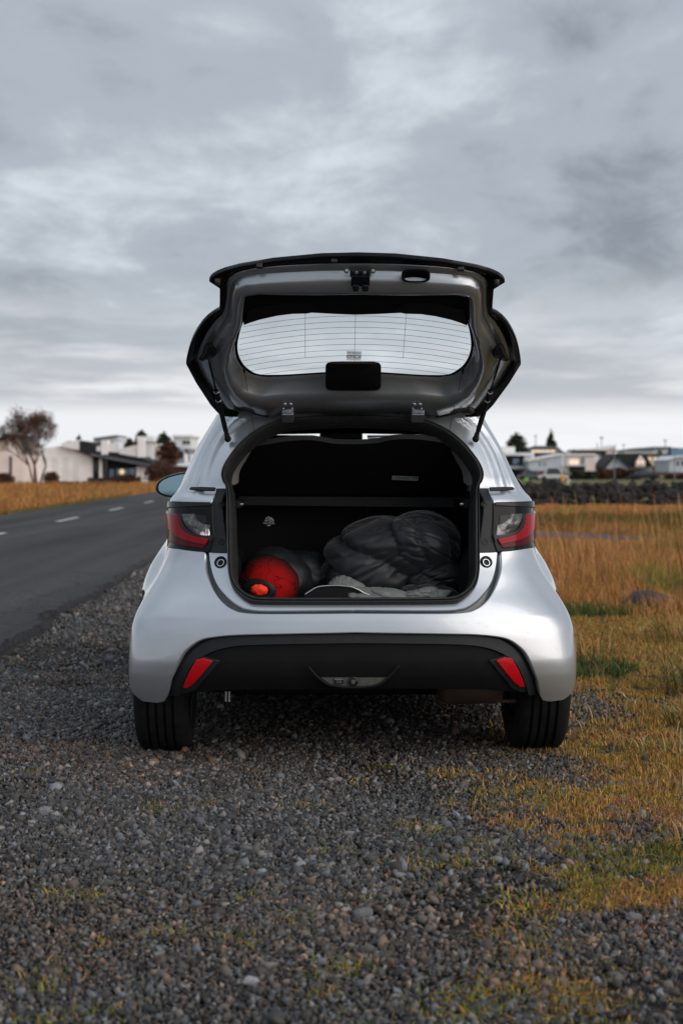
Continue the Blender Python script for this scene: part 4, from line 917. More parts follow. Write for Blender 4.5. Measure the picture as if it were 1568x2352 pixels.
def dens(poly, step, closed=True):
    out = []; n = len(poly)
    for i in range(n if closed else n - 1):
        a = poly[i]; b = poly[(i + 1) % n]; L = math.hypot(a[0] - b[0], a[1] - b[1])
        st = step * (3.0 if min(a[0], b[0]) > 1.4 else 1); k = max(1, int(math.ceil(L / st)))
        for j in range(k): out.append((a[0] + (b[0] - a[0]) * j / k, a[1] + (b[1] - a[1]) * j / k))
    if not closed: out.append(tuple(poly[-1]))
    return out
def segdist(P, poly):
    d = np.full(len(P), 9.0); n = len(poly)
    for i in range(n):
        a = np.array(poly[i]); b = np.array(poly[(i + 1) % n]); ab = b - a; L = (ab @ ab) + 1e-15
        tt = np.clip(((P - a) @ ab) / L, 0, 1); q = a + tt[:, None] * ab; d = np.minimum(d, np.hypot(*(P - q).T))
    return d
def smooth_px(pts, k=5):
    return [(p.x, p.y) for p in spline([(a, b, 0) for a, b in pts], k)]
def panel(name, outer, m, parent, holes=(), off=0.0, step=0.02, edge=(0.003, 0.02), sides='both'):
    outer = dens(outer, step); holes = [dens(h, step) for h in holes]
    # drop duplicates
    def clean(pl):
        o = []
        for p in pl:
            if not o or math.hypot(p[0] - o[-1][0], p[1] - o[-1][1]) > step * 0.12: o.append(p)
        if math.hypot(o[0][0] - o[-1][0], o[0][1] - o[-1][1]) < step * 0.12: o.pop()
        return o
    outer = clean(outer); holes = [clean(h) for h in holes]; loops = [outer] + holes
    A = np.array(outer); u0, u1 = A[:, 0].min(), A[:, 0].max(); t0, t1 = A[:, 1].min(), A[:, 1].max()
    us = list(np.arange(u0 + step / 2, min(u1, 1.45), step)); us += list(np.arange(1.45 + step, u1, step * 3.2)) if u1 > 1.45 else []
    ts = np.arange(t0 + step / 2, t1, step); gr = np.array([(a + (step / 4 if i % 2 else -step / 4), b) for i, b in enumerate(ts) for a in us]) if len(us) and len(ts) else np.zeros((0, 2))
    if len(gr):
        k = inpoly(gr, outer)
        for h in holes: k &= ~inpoly(gr, h)
        gr = gr[k]
        for lp in loops: gr = gr[segdist(gr, lp) > step * 0.45] if len(gr) else gr
    verts = []; edges = []
    for lp in loops:
        b = len(verts); verts += lp; edges += [(b + i, b + (i + 1) % len(lp)) for i in range(len(lp))]
    nb = len(verts); verts += [tuple(g_) for g_ in gr]
    rv, re, rf, _, _, _ = delaunay_2d_cdt([Vector(v) for v in verts], edges, [], 0, 1e-7)
    RV = np.array([(v.x, v.y) for v in rv]); RF = np.array([f for f in rf if len(f) == 3]); C = RV[RF].mean(1)
    k = inpoly(C, outer)
    for h in holes: k &= ~inpoly(C, h)
    RF = RF[k]
    pv = [G(a, b, off) for a, b in RV]; pn = [nrm(a, b, off if callable(off) else None) for a, b in RV]
    fs = []
    for f in RF:
        a, b, c = (RV[i] for i in f); ccw = (b[0] - a[0]) * (c[1] - a[1]) - (b[1] - a[1]) * (c[0] - a[0])
        f = tuple(int(i) for i in f); fs.append(f if ccw > 0 else f[::-1])
    r, dp = edge
    if dp:
        for li, lp in enumerate(loops):
            area = sum(lp[i][0] * lp[(i + 1) % len(lp)][1] - lp[(i + 1) % len(lp)][0] * lp[i][1] for i in range(len(lp)))
            sg = (1 if area > 0 else -1) * (1 if li == 0 else -1); n = len(lp); rows = []
            for i, (a, b) in enumerate(lp):
                p0, p1 = lp[i - 1], lp[(i + 1) % n]; tx, ty = p1[0] - p0[0], p1[1] - p0[1]; l = math.hypot(tx, ty) + 1e-12
                ox, oy = ty / l * sg, -tx / l * sg
                nn_ = nrm(a, b, off if callable(off) else None); base = G(a, b, off)
                q = F(min(max(a + ox * 0.004, 0), UF), b + oy * 0.004) - F(min(max(a - ox * 0.004, 0), UF), b - oy * 0.004)
                q = (q - nn_ * q.dot(nn_)); q = q.normalized() if q.length > 1e-9 else Vector((1, 0, 0))
                rows.append((base, nn_, q))
            b0 = len(pv)
            for base, nn_, q in rows:
                pv += [base, base + q * r - nn_ * r, base + q * r - nn_ * dp]; pn += [nn_, (nn_ + q).normalized(), q]
            for i in range(n):
                a, b = lp[i], lp[(i + 1) % n]
                if (a[0] < 1e-4 and b[0] < 1e-4) or (a[0] > UF - 1e-3 and b[0] > UF - 1e-3) or (a[1] > 1.79 and b[1] > 1.79): continue
                j = (i + 1) % n
                for k_ in range(2):
                    qd = (b0 + 3 * i + k_, b0 + 3 * j + k_, b0 + 3 * j + k_ + 1, b0 + 3 * i + k_ + 1)
                    fs.append(qd[::-1] if sg > 0 else qd)
    def mk(nm, sgn, both=False):
        vs = list(pv); ns = list(pn); ff = list(fs)
        if both or sgn < 0:
            mv = [Vector((-v.x, v.y, v.z)) for v in pv]; mn = [Vector((-q.x, q.y, q.z)) for q in pn]; b = len(vs) if both else 0
            mf = [tuple(i + b for i in f[::-1]) for f in fs]
            if both: vs += mv; ns += mn; ff += mf
            else: vs, ns, ff = mv, mn, mf
        return mesh(nm, vs, ff, m, parent, normals=ns)
    if sides == 'both': return mk(name, 1, True)
    if sides == 'right': return mk(name, 1)
    if sides == 'left': return mk(name, -1)
def PXU(pts, sm=0):
    return [PU(*p) for p in (smooth_px(pts, sm) if sm else pts)]
def pairpanel(name, poly, m, parents, **k):
    return [panel(name, poly, m, p_, sides=s, **k) for p_, s in zip(parents, ('right', 'left'))]

# ---- outlines measured on the right half
OPEN_LOW = [(1100, 1120), (1100, 1200), (1100, 1268), (1100, 1311), (1093, 1345), (1077, 1365), (1057, 1380), (1037, 1385), (950, 1386.5), (800, 1387)]
OPEN_UP = [(800, 952.5), (865, 953.5), (915, 957), (970, 964), (1007, 978), (1035, 994), (1062, 1017), (1085, 1044), (1103, 1072), (1109, 1094), (1104, 1112), (1100, 1120)]
GUT_OUT = [(800, 1410.5), (1010, 1411), (1070, 1408), (1093, 1401), (1110, 1390), (1127, 1371), (1143, 1341), (1153, 1305), (1153, 1268)]
LAMP_BOT = [(1153, 1268), (1163, 1266.5), (1205, 1260.5), (1228, 1252), (1236, 1248)]
LAMP_SIDE = [(1236, 1248), (1237, 1211), (1236, 1172), (1232, 1154.5)]
LAMP_TOP = [(1232, 1154.5), (1214, 1152.5), (1177, 1154.5), (1135, 1155.5), (1128, 1140), (1124, 1121), (1100, 1120)]
BUMP_LOW = [(1293, 1607), (1247, 1608), (1237, 1565), (1223, 1528), (1210, 1501), (1193, 1483), (1170, 1468), (1143, 1461), (1093, 1456), (1010, 1454), (800, 1451)]
def arch(v0_, v1_, vc=0.585, zc=0.31, r=0.330, k=14):     # wheel arch from z at rear to front, clockwise over the top
    out = []
    a0 = math.pi + math.asin((zc - 0.24) / r) if True else 0
    for i in range(k + 1):
        a = (math.pi + 0.2) - i / k * (math.pi + 0.4)
        v = vc + r * math.cos(a); z = max(0.24, zc + r * math.sin(a)); out.append((UVv(v, z2t(z)), z2t(z)))
    return out
AR = arch(0, 0); split = [i for i, (u, t) in enumerate(AR) if t > 0.585][0]
lampcorner = PU(1236, 1248)
seam = [lampcorner, (UVv(0.56, 0.76), 0.76), (UVv(0.50, 0.70), 0.70), (UVv(0.46, 0.645), 0.645), AR[split]]
bump_poly = PXU(GUT_OUT, 4) + PXU(LAMP_BOT, 3)[1:] + seam[1:] + AR[:split][::-1]
lowc = PXU(BUMP_LOW, 3)
arb = AR[0]
bump_poly = [p for p in bump_poly if not (p[1] < 0.262 and p[0] > 0.5)] + [(lowc[0][0], lowc[0][1])] + lowc[1:]
bump_poly[0] = (0.0, bump_poly[0][1]); bump_poly[-1] = (0.0, bump_poly[-1][1])
panel('bumper', bump_poly, 'paint', car, edge=(0.004, 0.035), step=0.018)

# ---- body shell: quarter panels, pillars, roof, sides and bonnet
gl1 = [PU(*p) for p in ((1146, 1110), (1139, 1080), (1124, 1040), (1100, 1000), (1070, 970), (1040, 952))]
gl2 = [PU(*p) for p in ((1170, 1112), (1160, 1080), (1145, 1040), (1122, 1000), (1098, 970), (1075, 950))]
g1 = pchip([p[1] for p in gl1], [p[0] for p in gl1]); g2 = pchip([p[1] for p in gl2], [p[0] for p in gl2])
def off_body(u, t):
    if t < 1.02 or u > 1.1: return 0.0
    k = sstep(1.02, 1.06, t) * (1 - sstep(1.36, 1.42, t)); a, b = g1(t), g2(t)
    return k * (-0.018 * math.exp(-((u - b) / 0.026) ** 2) - 0.014 * (1 - sstep(a - 0.025, a + 0.025, u)))
AF = [(UVv(v, t), t) for v, t in [(3.14 + 0.345 * math.cos(a), max(0.24, 0.31 + 0.345 * math.sin(a))) for a in [math.pi + .2 - i / 12 * (math.pi + .4) for i in range(13)]]]
poly = PXU(OPEN_UP, 4) + PXU(LAMP_TOP, 0)[::-1][1:] + PXU(LAMP_SIDE, 0)[::-1][1:] + seam[1:] + AR[split + 1:] + AF + [(UF, 0.24), (UF, 0.96)]
wsl = [(UF, 0.96), (UF - 0.55, 1.0), (UF - 0.62, 1.06), (UF - 0.58, 1.365), (UF, 1.40)]
poly += wsl[1:] + [(UF, 1.80), (0, 1.80)]
poly[0] = (0.0, poly[0][1])
win = [(UVv(0.92, 1.06), 1.06), (UVv(2.72, 1.04), 1.04), (UVv(2.55, 1.12), 1.12), (UVv(2.2, 1.30), 1.30), (UVv(1.2, 1.31), 1.31), (UVv(0.98, 1.24), 1.24), (UVv(0.86, 1.12), 1.12)]
panel('body_shell', poly, 'paint', car, holes=[win], off=off_body, step=0.014, edge=(0.002, 0.015))
panel('side_window', win, 'glass_dark', car, off=-0.006, step=0.05, edge=(0, 0), sides='right'); panel('side_window', win, 'glass_dark', car, off=-0.006, step=0.05, edge=(0, 0), sides='left')
panel('windscreen', wsl, 'glass', car, off=-0.006, step=0.05, edge=(0, 0))
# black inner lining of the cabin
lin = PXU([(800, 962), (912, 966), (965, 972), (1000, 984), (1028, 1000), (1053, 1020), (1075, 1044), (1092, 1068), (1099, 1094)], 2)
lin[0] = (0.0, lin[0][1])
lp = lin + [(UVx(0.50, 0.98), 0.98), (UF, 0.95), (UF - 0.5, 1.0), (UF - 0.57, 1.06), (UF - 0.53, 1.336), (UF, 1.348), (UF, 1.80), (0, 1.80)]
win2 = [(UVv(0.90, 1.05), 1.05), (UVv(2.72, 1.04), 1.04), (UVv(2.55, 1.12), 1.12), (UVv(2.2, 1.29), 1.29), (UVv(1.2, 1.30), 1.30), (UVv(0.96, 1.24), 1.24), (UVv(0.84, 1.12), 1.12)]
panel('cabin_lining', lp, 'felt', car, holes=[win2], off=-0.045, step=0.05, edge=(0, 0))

# ---- boot opening: weatherstrip, painted flange, gutter
def resample(pts, n):
    P = [Vector(p) for p in pts]; d = [0]
    for i in range(1, len(P)): d.append(d[-1] + (P[i] - P[i - 1]).length)
    out = []
    for k in range(n):
        s = d[-1] * k / (n - 1); i = max(j for j in range(len(d)) if d[j] <= s + 1e-9); i = min(i, len(P) - 2)
        f = (s - d[i]) / max(d[i + 1] - d[i], 1e-9); out.append(P[i].lerp(P[i + 1], f))
    return out
def SP(px, py, off=0.0):
    u, t = PU(px, py); return G(u, t, off)
def strip(name, rings, m, parent, n=70, mirror=True, smooth=True, angle=40):
    """rings: list of (pixel polyline, offset)"""
    R_ = []
    for pts, o in rings:
        q = resample([(a, b, 0) for a, b in smooth_px(pts, 4)], n); R_.append([SP(p.x, p.y, o) for p in q])
    mb = MB(); k = len(R_)
    for sg in ((1, -1) if mirror else (1,)):
        vs = [Vector((p.x * sg, p.y, p.z)) for r_ in R_ for p in r_]
        fs = [(i * n + j, i * n + j + 1, (i + 1) * n + j + 1, (i + 1) * n + j) for i in range(k - 1) for j in range(n - 1)]
        mb.add(vs, fs)
    return mb.build(name, m, parent, smooth=False, angle=angle)
r0 = [(1100, 1266), (1100, 1311), (1093, 1345), (1077, 1365), (1057, 1380), (1037, 1385), (950, 1386.5), (808, 1387)]
r1 = [(1143, 1266), (1138, 1305), (1127, 1338), (1110, 1361), (1093, 1378), (1073, 1391), (1057, 1396), (1010, 1400), (808, 1399)]
r2 = [(1155, 1266), (1155, 1305), (1145, 1341), (1129, 1372), (1112, 1391), (1094, 1402.5), (1071, 1410), (1010, 1412.5), (808, 1412)]
def sh(pts, d): return [(a + d, b + d * (1 if b > 1300 else 0)) for a, b in pts]
strip('boot_flange', [(r0, -0.020), (r0, -0.010), (r1, -0.006), (sh(r1, 1.2), -0.009), (sh(r1, 1.8), -0.020)], 'paint', car)
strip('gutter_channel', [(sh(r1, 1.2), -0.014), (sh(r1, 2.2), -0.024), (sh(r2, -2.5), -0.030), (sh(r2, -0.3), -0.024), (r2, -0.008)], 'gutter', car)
full = smooth_px(OPEN_UP[:-1] + OPEN_LOW, 5)
inn = [(800, 962), (912, 966), (965, 972), (1000, 984), (1028, 1000), (1053, 1020), (1075, 1044), (1093, 1070), (1098, 1094), (1093, 1112), (1088, 1140), (1088, 1300), (1083, 1330), (1070, 1352), (1045, 1366), (1000, 1370), (800, 1371)]
inn = smooth_px(inn, 5)
A_ = resample([(a, b, 0) for a, b in full], 120); B_ = resample([(a, b, 0) for a, b in inn], 120)
mb = MB(); n = 120
for sg in (1, -1):
    rows = []
    for f, o in ((-0.05, -0.02), (0.0, 0.004), (0.12, 0.012), (0.30, 0.010), (0.36, 0.002), (0.46, 0.001), (0.52, 0.009), (0.75, 0.008), (0.92, 0.0), (1.0, -0.02), (1.0, -0.06)):
        rows.append([SP(a.x + (b.x - a.x) * f, a.y + (b.y - a.y) * f, o) for a, b in zip(A_, B_)])
    vs = [Vector((p.x * sg, p.y, p.z)) for r_ in rows for p in r_]; k = len(rows)
    mb.add(vs, [(i * n + j, i * n + j + 1, (i + 1) * n + j + 1, (i + 1) * n + j) for i in range(k - 1) for j in range(n - 1)])
mb.build('weatherstrip', 'rubber', car, angle=50)

# ---- lamps
def disc_on(px, py, r, off, prof_, m, name, parent, sgn, n=24):
    u, t = PU(px, py); c = G(u, t, off); nn_ = nrm(u, t); c = Vector((c.x * sgn, c.y, c.z)); nn_ = Vector((nn_.x * sgn, nn_.y, nn_.z))
    mtx = Matrix.Translation(c) @ nn_.to_track_quat('Z', 'Y').to_matrix().to_4x4()
    mb = MB(); mb.lathe([(a * r, b) for a, b in prof_], mtx, n); return mb.build(name, m, parent, smooth=False, angle=35)
plate = [(1100.5, 1121), (1122, 1121), (1126, 1140), (1133, 1157), (1131, 1200), (1129.5, 1228), (1141, 1266.5), (1100.5, 1266.5)]
for sgn, side in ((1, 'right'), (-1, 'left')):
    pl = panel('lamp_mount_plate', PXU(plate), 'plastic_mid', car, off=-0.004, step=0.012, edge=(0.002, 0.02), sides=side)
    for (x_, y_) in ((1111.5, 1158.5), (1113.4, 1244)):
        disc_on(x_, y_, 0.012, -0.004, [(1.0, 0), (1.0, 0.002), (0.8, 0.002), (0.75, -0.006), (0.35, -0.006), (0.35, 0.0), (0, 0.0)], 'gloss', 'screw', pl, sgn)
    h = panel('tail_lamp', PXU([(1133, 1157), (1177, 1156), (1214, 1154), (1231, 1156), (1235, 1172), (1236, 1211), (1235, 1247), (1228, 1250.5), (1205, 1259), (1163, 1265), (1142, 1266), (1131, 1230)]), 'gloss', car, off=0.003, step=0.012, edge=(0.003, 0.03), sides=side)
    panel('top_rim', PXU([(1136, 1155.5), (1177, 1154.5), (1214, 1152.5), (1231.5, 1154), (1234.5, 1170), (1226, 1168), (1216, 1164.5), (1177, 1163), (1136, 1161)]), 'lamp_grey', h, off=0.009, step=0.012, edge=(0.002, 0.008), sides=side)
    panel('red_lens', PXU([(1139.6, 1238), (1168.7, 1232.2), (1188.5, 1223.7), (1198.4, 1211), (1202.7, 1194), (1202.7, 1182.6), (1226, 1170.5), (1234, 1170.5), (1235.5, 1197), (1234, 1222), (1219.7, 1242), (1202.7, 1250.6), (1153, 1258.4)]), 'red_deep', h, off=0.008, step=0.012, edge=(0.003, 0.008), sides=side)
    panel('light_guide', PXU([(1140.5, 1238.5), (1168.9, 1233), (1189, 1224.5), (1199, 1211.6), (1203.5, 1194), (1203.5, 1183.5), (1225, 1173), (1227.5, 1190), (1222, 1212), (1206, 1232), (1180, 1243), (1147, 1250.5)]), 'red', h, off=0.011, step=0.012, edge=(0.002, 0.004), sides=side)
    panel('lamp_bezel', PXU([(1131, 1229), (1140, 1231), (1157, 1229), (1178, 1223), (1189.5, 1212.6), (1196.6, 1197), (1198, 1181), (1202, 1179), (1202, 1194), (1197.4, 1210), (1187.5, 1222.7), (1168.2, 1231), (1138.6, 1237), (1135, 1245)]), 'lamp_grey', h, off=0.009, step=0.012, edge=(0.001, 0.006), sides=side)
    # fluted clear reflector
    vs = []; fs = []; K = 44
    for i in range(K + 1):
        a = R(90) * i / K; ri = 30 - 4 * i / K; ro = 60 - 9 * i / K; z_ = 0.0022 if i % 2 else -0.0022
        for q_, f_ in enumerate((0, 0.33, 0.66, 1.0)):
            r_ = ri + (ro - ri) * f_; p = SP(1137.5 + math.cos(a) * r_, 1180 + math.sin(a) * r_, 0.006 + z_ + 0.0015 * (q_ % 2))
            vs.append((p.x * sgn, p.y, p.z))
    for i in range(K):
        for q_ in range(3): a = i * 4 + q_; fs.append((a, a + 1, a + 5, a + 4))
    mesh('clear_lens', vs, fs, 'clear', h)
    panel('bulb_cup', PXU([(1146, 1185), (1167, 1182), (1165, 1192), (1157, 1201), (1146, 1205)]), 'lamp_grey', h, off=0.006, step=0.01, edge=(0.001, 0.003), sides=side)
    panel('lamp_fin', PXU([(1122, 1122), (1150, 1121), (1173, 1121.5), (1177, 1125.5), (1150, 1128), (1124, 1128.5)]), 'plastic_mid', h, off=0.010, step=0.012, edge=(0.001, 0.008), sides=side)
    b_ = disc_on(1118.2, 1288.5, 0.0235, -0.008, [(1.04, 0.0), (1.0, 0.004), (0.92, 0.0045), (0.84, 0.0015), (0, 0.0012)], 'gloss', 'bump_stop', car, sgn, 32)
    disc_on(1116.7, 1291.5, 0.0145, -0.007, [(1.0, 0.0), (1.0, 0.006), (0.84, 0.006), (0.84, 0.0)], 'zinc', 'ring', b_, sgn, 32)

# ---- lower bumper insert
strip('bumper_insert_rim', [([(808, 1452), (1010, 1455), (1093, 1457), (1143, 1462), (1168, 1470), (1191, 1485), (1207, 1503), (1219, 1529), (1232, 1566), (1241, 1607)], -0.034),
      ([(808, 1456), (1010, 1459), (1093, 1461), (1140, 1467), (1164, 1476), (1185, 1492), (1199, 1509), (1211, 1534), (1222, 1567), (1231, 1605)], -0.020),
      ([(808, 1478), (1010, 1480), (1085, 1483), (1125, 1490), (1150, 1499), (1172, 1511), (1186, 1524), (1197, 1544), (1208, 1573), (1216, 1603)], -0.014),
      ([(808, 1481), (1010, 1483), (1084, 1486), (1123, 1493), (1148, 1502), (1170, 1514), (1183, 1527), (1194, 1547), (1205, 1576), (1213, 1602)], -0.034)], 'plastic_mid', car, angle=30)
lowp = PXU([(800, 1481), (1010, 1483), (1084, 1486), (1123, 1493), (1148, 1502), (1170, 1514), (1183, 1527), (1194, 1547), (1205, 1576), (1213, 1602), (1180, 1601), (1140, 1598), (1100, 1596), (1000, 1594.5), (800, 1593)])
lowp[0] = (0.0, lowp[0][1]); lowp[-1] = (0.0, lowp[-1][1])
panel('bumper_insert', lowp, 'plastic', car, off=-0.030, step=0.02, edge=(0.004, 0.05))
for sgn, side in ((1, 'right'), (-1, 'left')):
    s_ = panel('reflector_surround', PXU([(1128, 1520), (1143, 1516), (1164, 1509), (1180, 1512), (1197, 1545), (1210, 1583), (1217, 1599), (1197, 1597), (1180, 1589), (1157, 1558)]), 'plastic_mid', car, off=-0.020, step=0.012, edge=(0.003, 0.012), sides=side)
    panel('reflector', PXU([(1143, 1519), (1163, 1512), (1177, 1515), (1193, 1545), (1206, 1581), (1198, 1582), (1183, 1571), (1163, 1545)]), 'reflector', s_, off=-0.012, step=0.01, edge=(0.002, 0.008), sides=side)
MT['recess'] = mat('recess_grille', (0.06, 0.058, 0.052), 0.6, var=0.2, var_scale=60)
def flatpoly(name, pts, v, th, m, parent):
    f = [PL(x, y, v) for x, y in pts]; n = len(f); b = [p + Vector((0, th, 0)) for p in f]
    mb = MB(); mb.add(f + b, [tuple(range(n))[::-1], tuple(range(n, 2 * n))] + [(i, (i + 1) % n, n + (i + 1) % n, n + i) for i in range(n)])
    return mb.build(name, m, parent)
rc = flatpoly('lamp_recess', smooth_px([(738, 1557), (760, 1571), (785, 1576), (811, 1577), (840, 1576), (868, 1570), (888, 1557)], 4), 0.030, 0.02, 'recess', car)
mb = MB(); mb.tube([PL(x, y, 0.022) for x, y in smooth_px([(708, 1532), (722, 1548), (740, 1564), (757, 1573.5), (785, 1578), (811, 1579), (840, 1578), (866, 1573.5), (885, 1562), (900, 1547), (915, 1530)], 4)], 0.0048, 8)
mb.build('recess_lip', 'plastic', car, smooth=True)
lm = flatpoly('reversing_lamp', [(768, 1559.5), (788, 1559.5), (788, 1571), (768, 1571)], 0.024, 0.01, 'lamp_grey', car)
for i in range(4): flatpoly('lens_rib', [(772 + i * 3.3, 1561.5), (774 + i * 3.3, 1561.5), (774 + i * 3.3, 1569.5), (772 + i * 3.3, 1569.5)], 0.021, 0.004, 'clear', lm)
flatpoly('lens_rib', [(768, 1559.8), (788, 1559.8), (788, 1560.8), (768, 1560.8)], 0.021, 0.004, 'zinc', lm)
c = PL(811, 1565.5, 0.022); mtx = Matrix.Translation(c) @ Matrix.Rotation(R(90), 4, 'X')
mb = MB(); mb.lathe([(0.018, -0.01), (0.018, 0.004), (0.014, 0.006), (0.012, 0.002), (0.007, 0.003), (0, 0.005)], mtx, 28); fl = mb.build('fog_lamp', 'lamp_grey', car, angle=30)
mb = MB(); mb.lathe([(0.008, 0.004), (0.008, 0.0065), (0, 0.0065)], mtx, 20); mb.build('lens', 'clear', fl)

# ---- underside: floor pan, axle beam, silencer, hanger, towing eye
mb = MB(); mb.box((0, 1.9, 0.225), (1.24, 1.9, 0.07)); mb.box((0, 0.75, 0.31), (1.0, 0.5, 0.05)); mb.box((0.79, 1.86, 0.21), (0.10, 1.78, 0.14)); mb.box((-0.79, 1.86, 0.21), (0.10, 1.78, 0.14)); mb.box((0, 3.55, 0.2), (1.5, 0.1, 0.16)); mb.box((0, 0.26, 0.34), (1.10, 0.22, 0.09)); mb.build('floor_pan', 'plastic', car)  # pan set low, sills and front bar added to shade the ground
mb = MB(); mb.tube([(-.66, 0.56, 0.27), (-.4, 0.62, 0.24), (.4, 0.62, 0.24), (.66, 0.56, 0.27)], 0.035, 10); mb.build('axle_beam', 'plastic', car, smooth=True)
mb = MB(); pts = [(0.325, 0.30, 0.278), (0.335, 0.30, 0.278), (0.36, 0.30, 0.278), (0.55, 0.30, 0.278), (0.575, 0.30, 0.278), (0.585, 0.30, 0.278)]
mb.tube(pts, [0.02, 0.05, 0.062, 0.062, 0.05, 0.02], 20); mb.build('silencer', 'muffler', car, smooth=True)
mb = MB(); mb.tube([(0.57, 0.3, 0.225), (0.66, 0.33, 0.222)], 0.008, 8); mb.build('exhaust_pipe', 'muffler', car)
mb = MB(); mb.tube([PL(519, 1588, .22), PL(519, 1611, .22)], 0.005, 6); mb.tube([PL(527, 1588, .22), PL(527, 1612, .22)], 0.005, 6); mb.build('towing_bracket', 'steel', car)

# ---- wheels
def wheel(x, v, sgn):
    mtx = Matrix.Translation((x, v, 0.308)) @ Matrix.Rotation(R(90) * sgn, 4, 'Y')
    pr = [(0.195, -.085), (0.215, -.098), (0.25, -.106), (0.28, -.105), (0.298, -.097), (0.308, -.084), (0.3125, -.066)]
    for k in (-.048, -.016, .016, .048):
        pr += [(0.3135, k - .006), (0.303, k - .0045), (0.303, k + .0045), (0.3135, k + .006)]
    pr += [(0.3125, .066), (0.308, .084), (0.298, .097), (0.28, .105), (0.25, .106), (0.215, .098), (0.195, .085)]
    w_ = MB(); w_.lathe(pr, mtx, 96); wo_ = w_.build('wheel', 'tyre', car, angle=40)
    r_ = MB(); r_.lathe([(0.205, -.095), (0.20, -.06), (0.18, .0), (0.18, .05), (0.20, .085), (0.208, .09), (0.2, .095), (0.19, .07), (0.05, .06), (0.0, .065)], mtx, 40); r_.build('rim', 'alloy', wo_, angle=30)
for v in (0.58, 3.14):
    wheel(0.742, v, 1); wheel(-0.742, v, -1)
for sg in (1, -1):                                     # dark wheel-house liners
    for vc in (0.58, 3.14):
        mb = MB(); rr_ = 0.345; k = 16
        vs = [];  fs = []
        for i in range(k + 1):
            a = math.pi * i / k
            for xx in (0.58, 0.765): vs.append((sg * xx, vc + rr_ * math.cos(a), 0.29 + rr_ * math.sin(a)))
        fs = [(2 * i, 2 * i + 1, 2 * i + 3, 2 * i + 2) for i in range(k)]; fs.append(tuple(range(0, 2 * k + 2, 2)))
        mb.add(vs, fs); mb.build('wheel_arch_liner', 'plastic', car)

# ---- door mirrors
for sgn in (-1, 1):
    cx_ = sgn * (0.848 if sgn < 0 else 0.838); m_ = MB(); vs = []; ringN = 28
    def sup(a, k=2.6): c_, s_ = math.cos(a), math.sin(a); r_ = (abs(c_) ** k + abs(s_) ** k) ** (-1 / k); return c_ * r_, s_ * r_
    for (dv, sc_) in ((0.0, 0.93), (0.0, 1.0), (0.02, 1.03), (0.08, 0.92), (0.13, 0.6), (0.145, 0.1)):
        for i in range(ringN):
            a = 2 * math.pi * i / ringN; c_, s_ = sup(a)
            vs.append((cx_ + c_ * 0.105 * sc_, 2.35 + dv, 1.040 + s_ * 0.062 * sc_ * (1 - 0.22 * c_ * sgn) + 0.010 * c_ * -sgn))
    fs = [(i * ringN + j, i * ringN + (j + 1) % ringN, (i + 1) * ringN + (j + 1) % ringN, (i + 1) * ringN + j) for i in range(5) for j in range(ringN)]
    m_.add(vs, fs); mo = m_.build('door_mirror', 'gloss', car, angle=50)
    g_ = MB(); vs = [(cx_ + sup(2 * math.pi * i / ringN)[0] * 0.093, 2.353, 1.040 + sup(2 * math.pi * i / ringN)[1] * 0.053 * (1 - 0.22 * sup(2 * math.pi * i / ringN)[0] * sgn) + 0.010 * sup(2 * math.pi * i / ringN)[0] * -sgn) for i in range(ringN)]
    g_.add(vs, [tuple(range(ringN))]); go = g_.build('mirror_glass', 'mirror', mo)
    st = MB(); st.tube([(sgn * 0.80, 2.42, 1.04), (sgn * 0.66, 2.47, 1.00)], [0.035, 0.04], 10); st.build('mirror_stalk', 'gloss', mo, smooth=True)

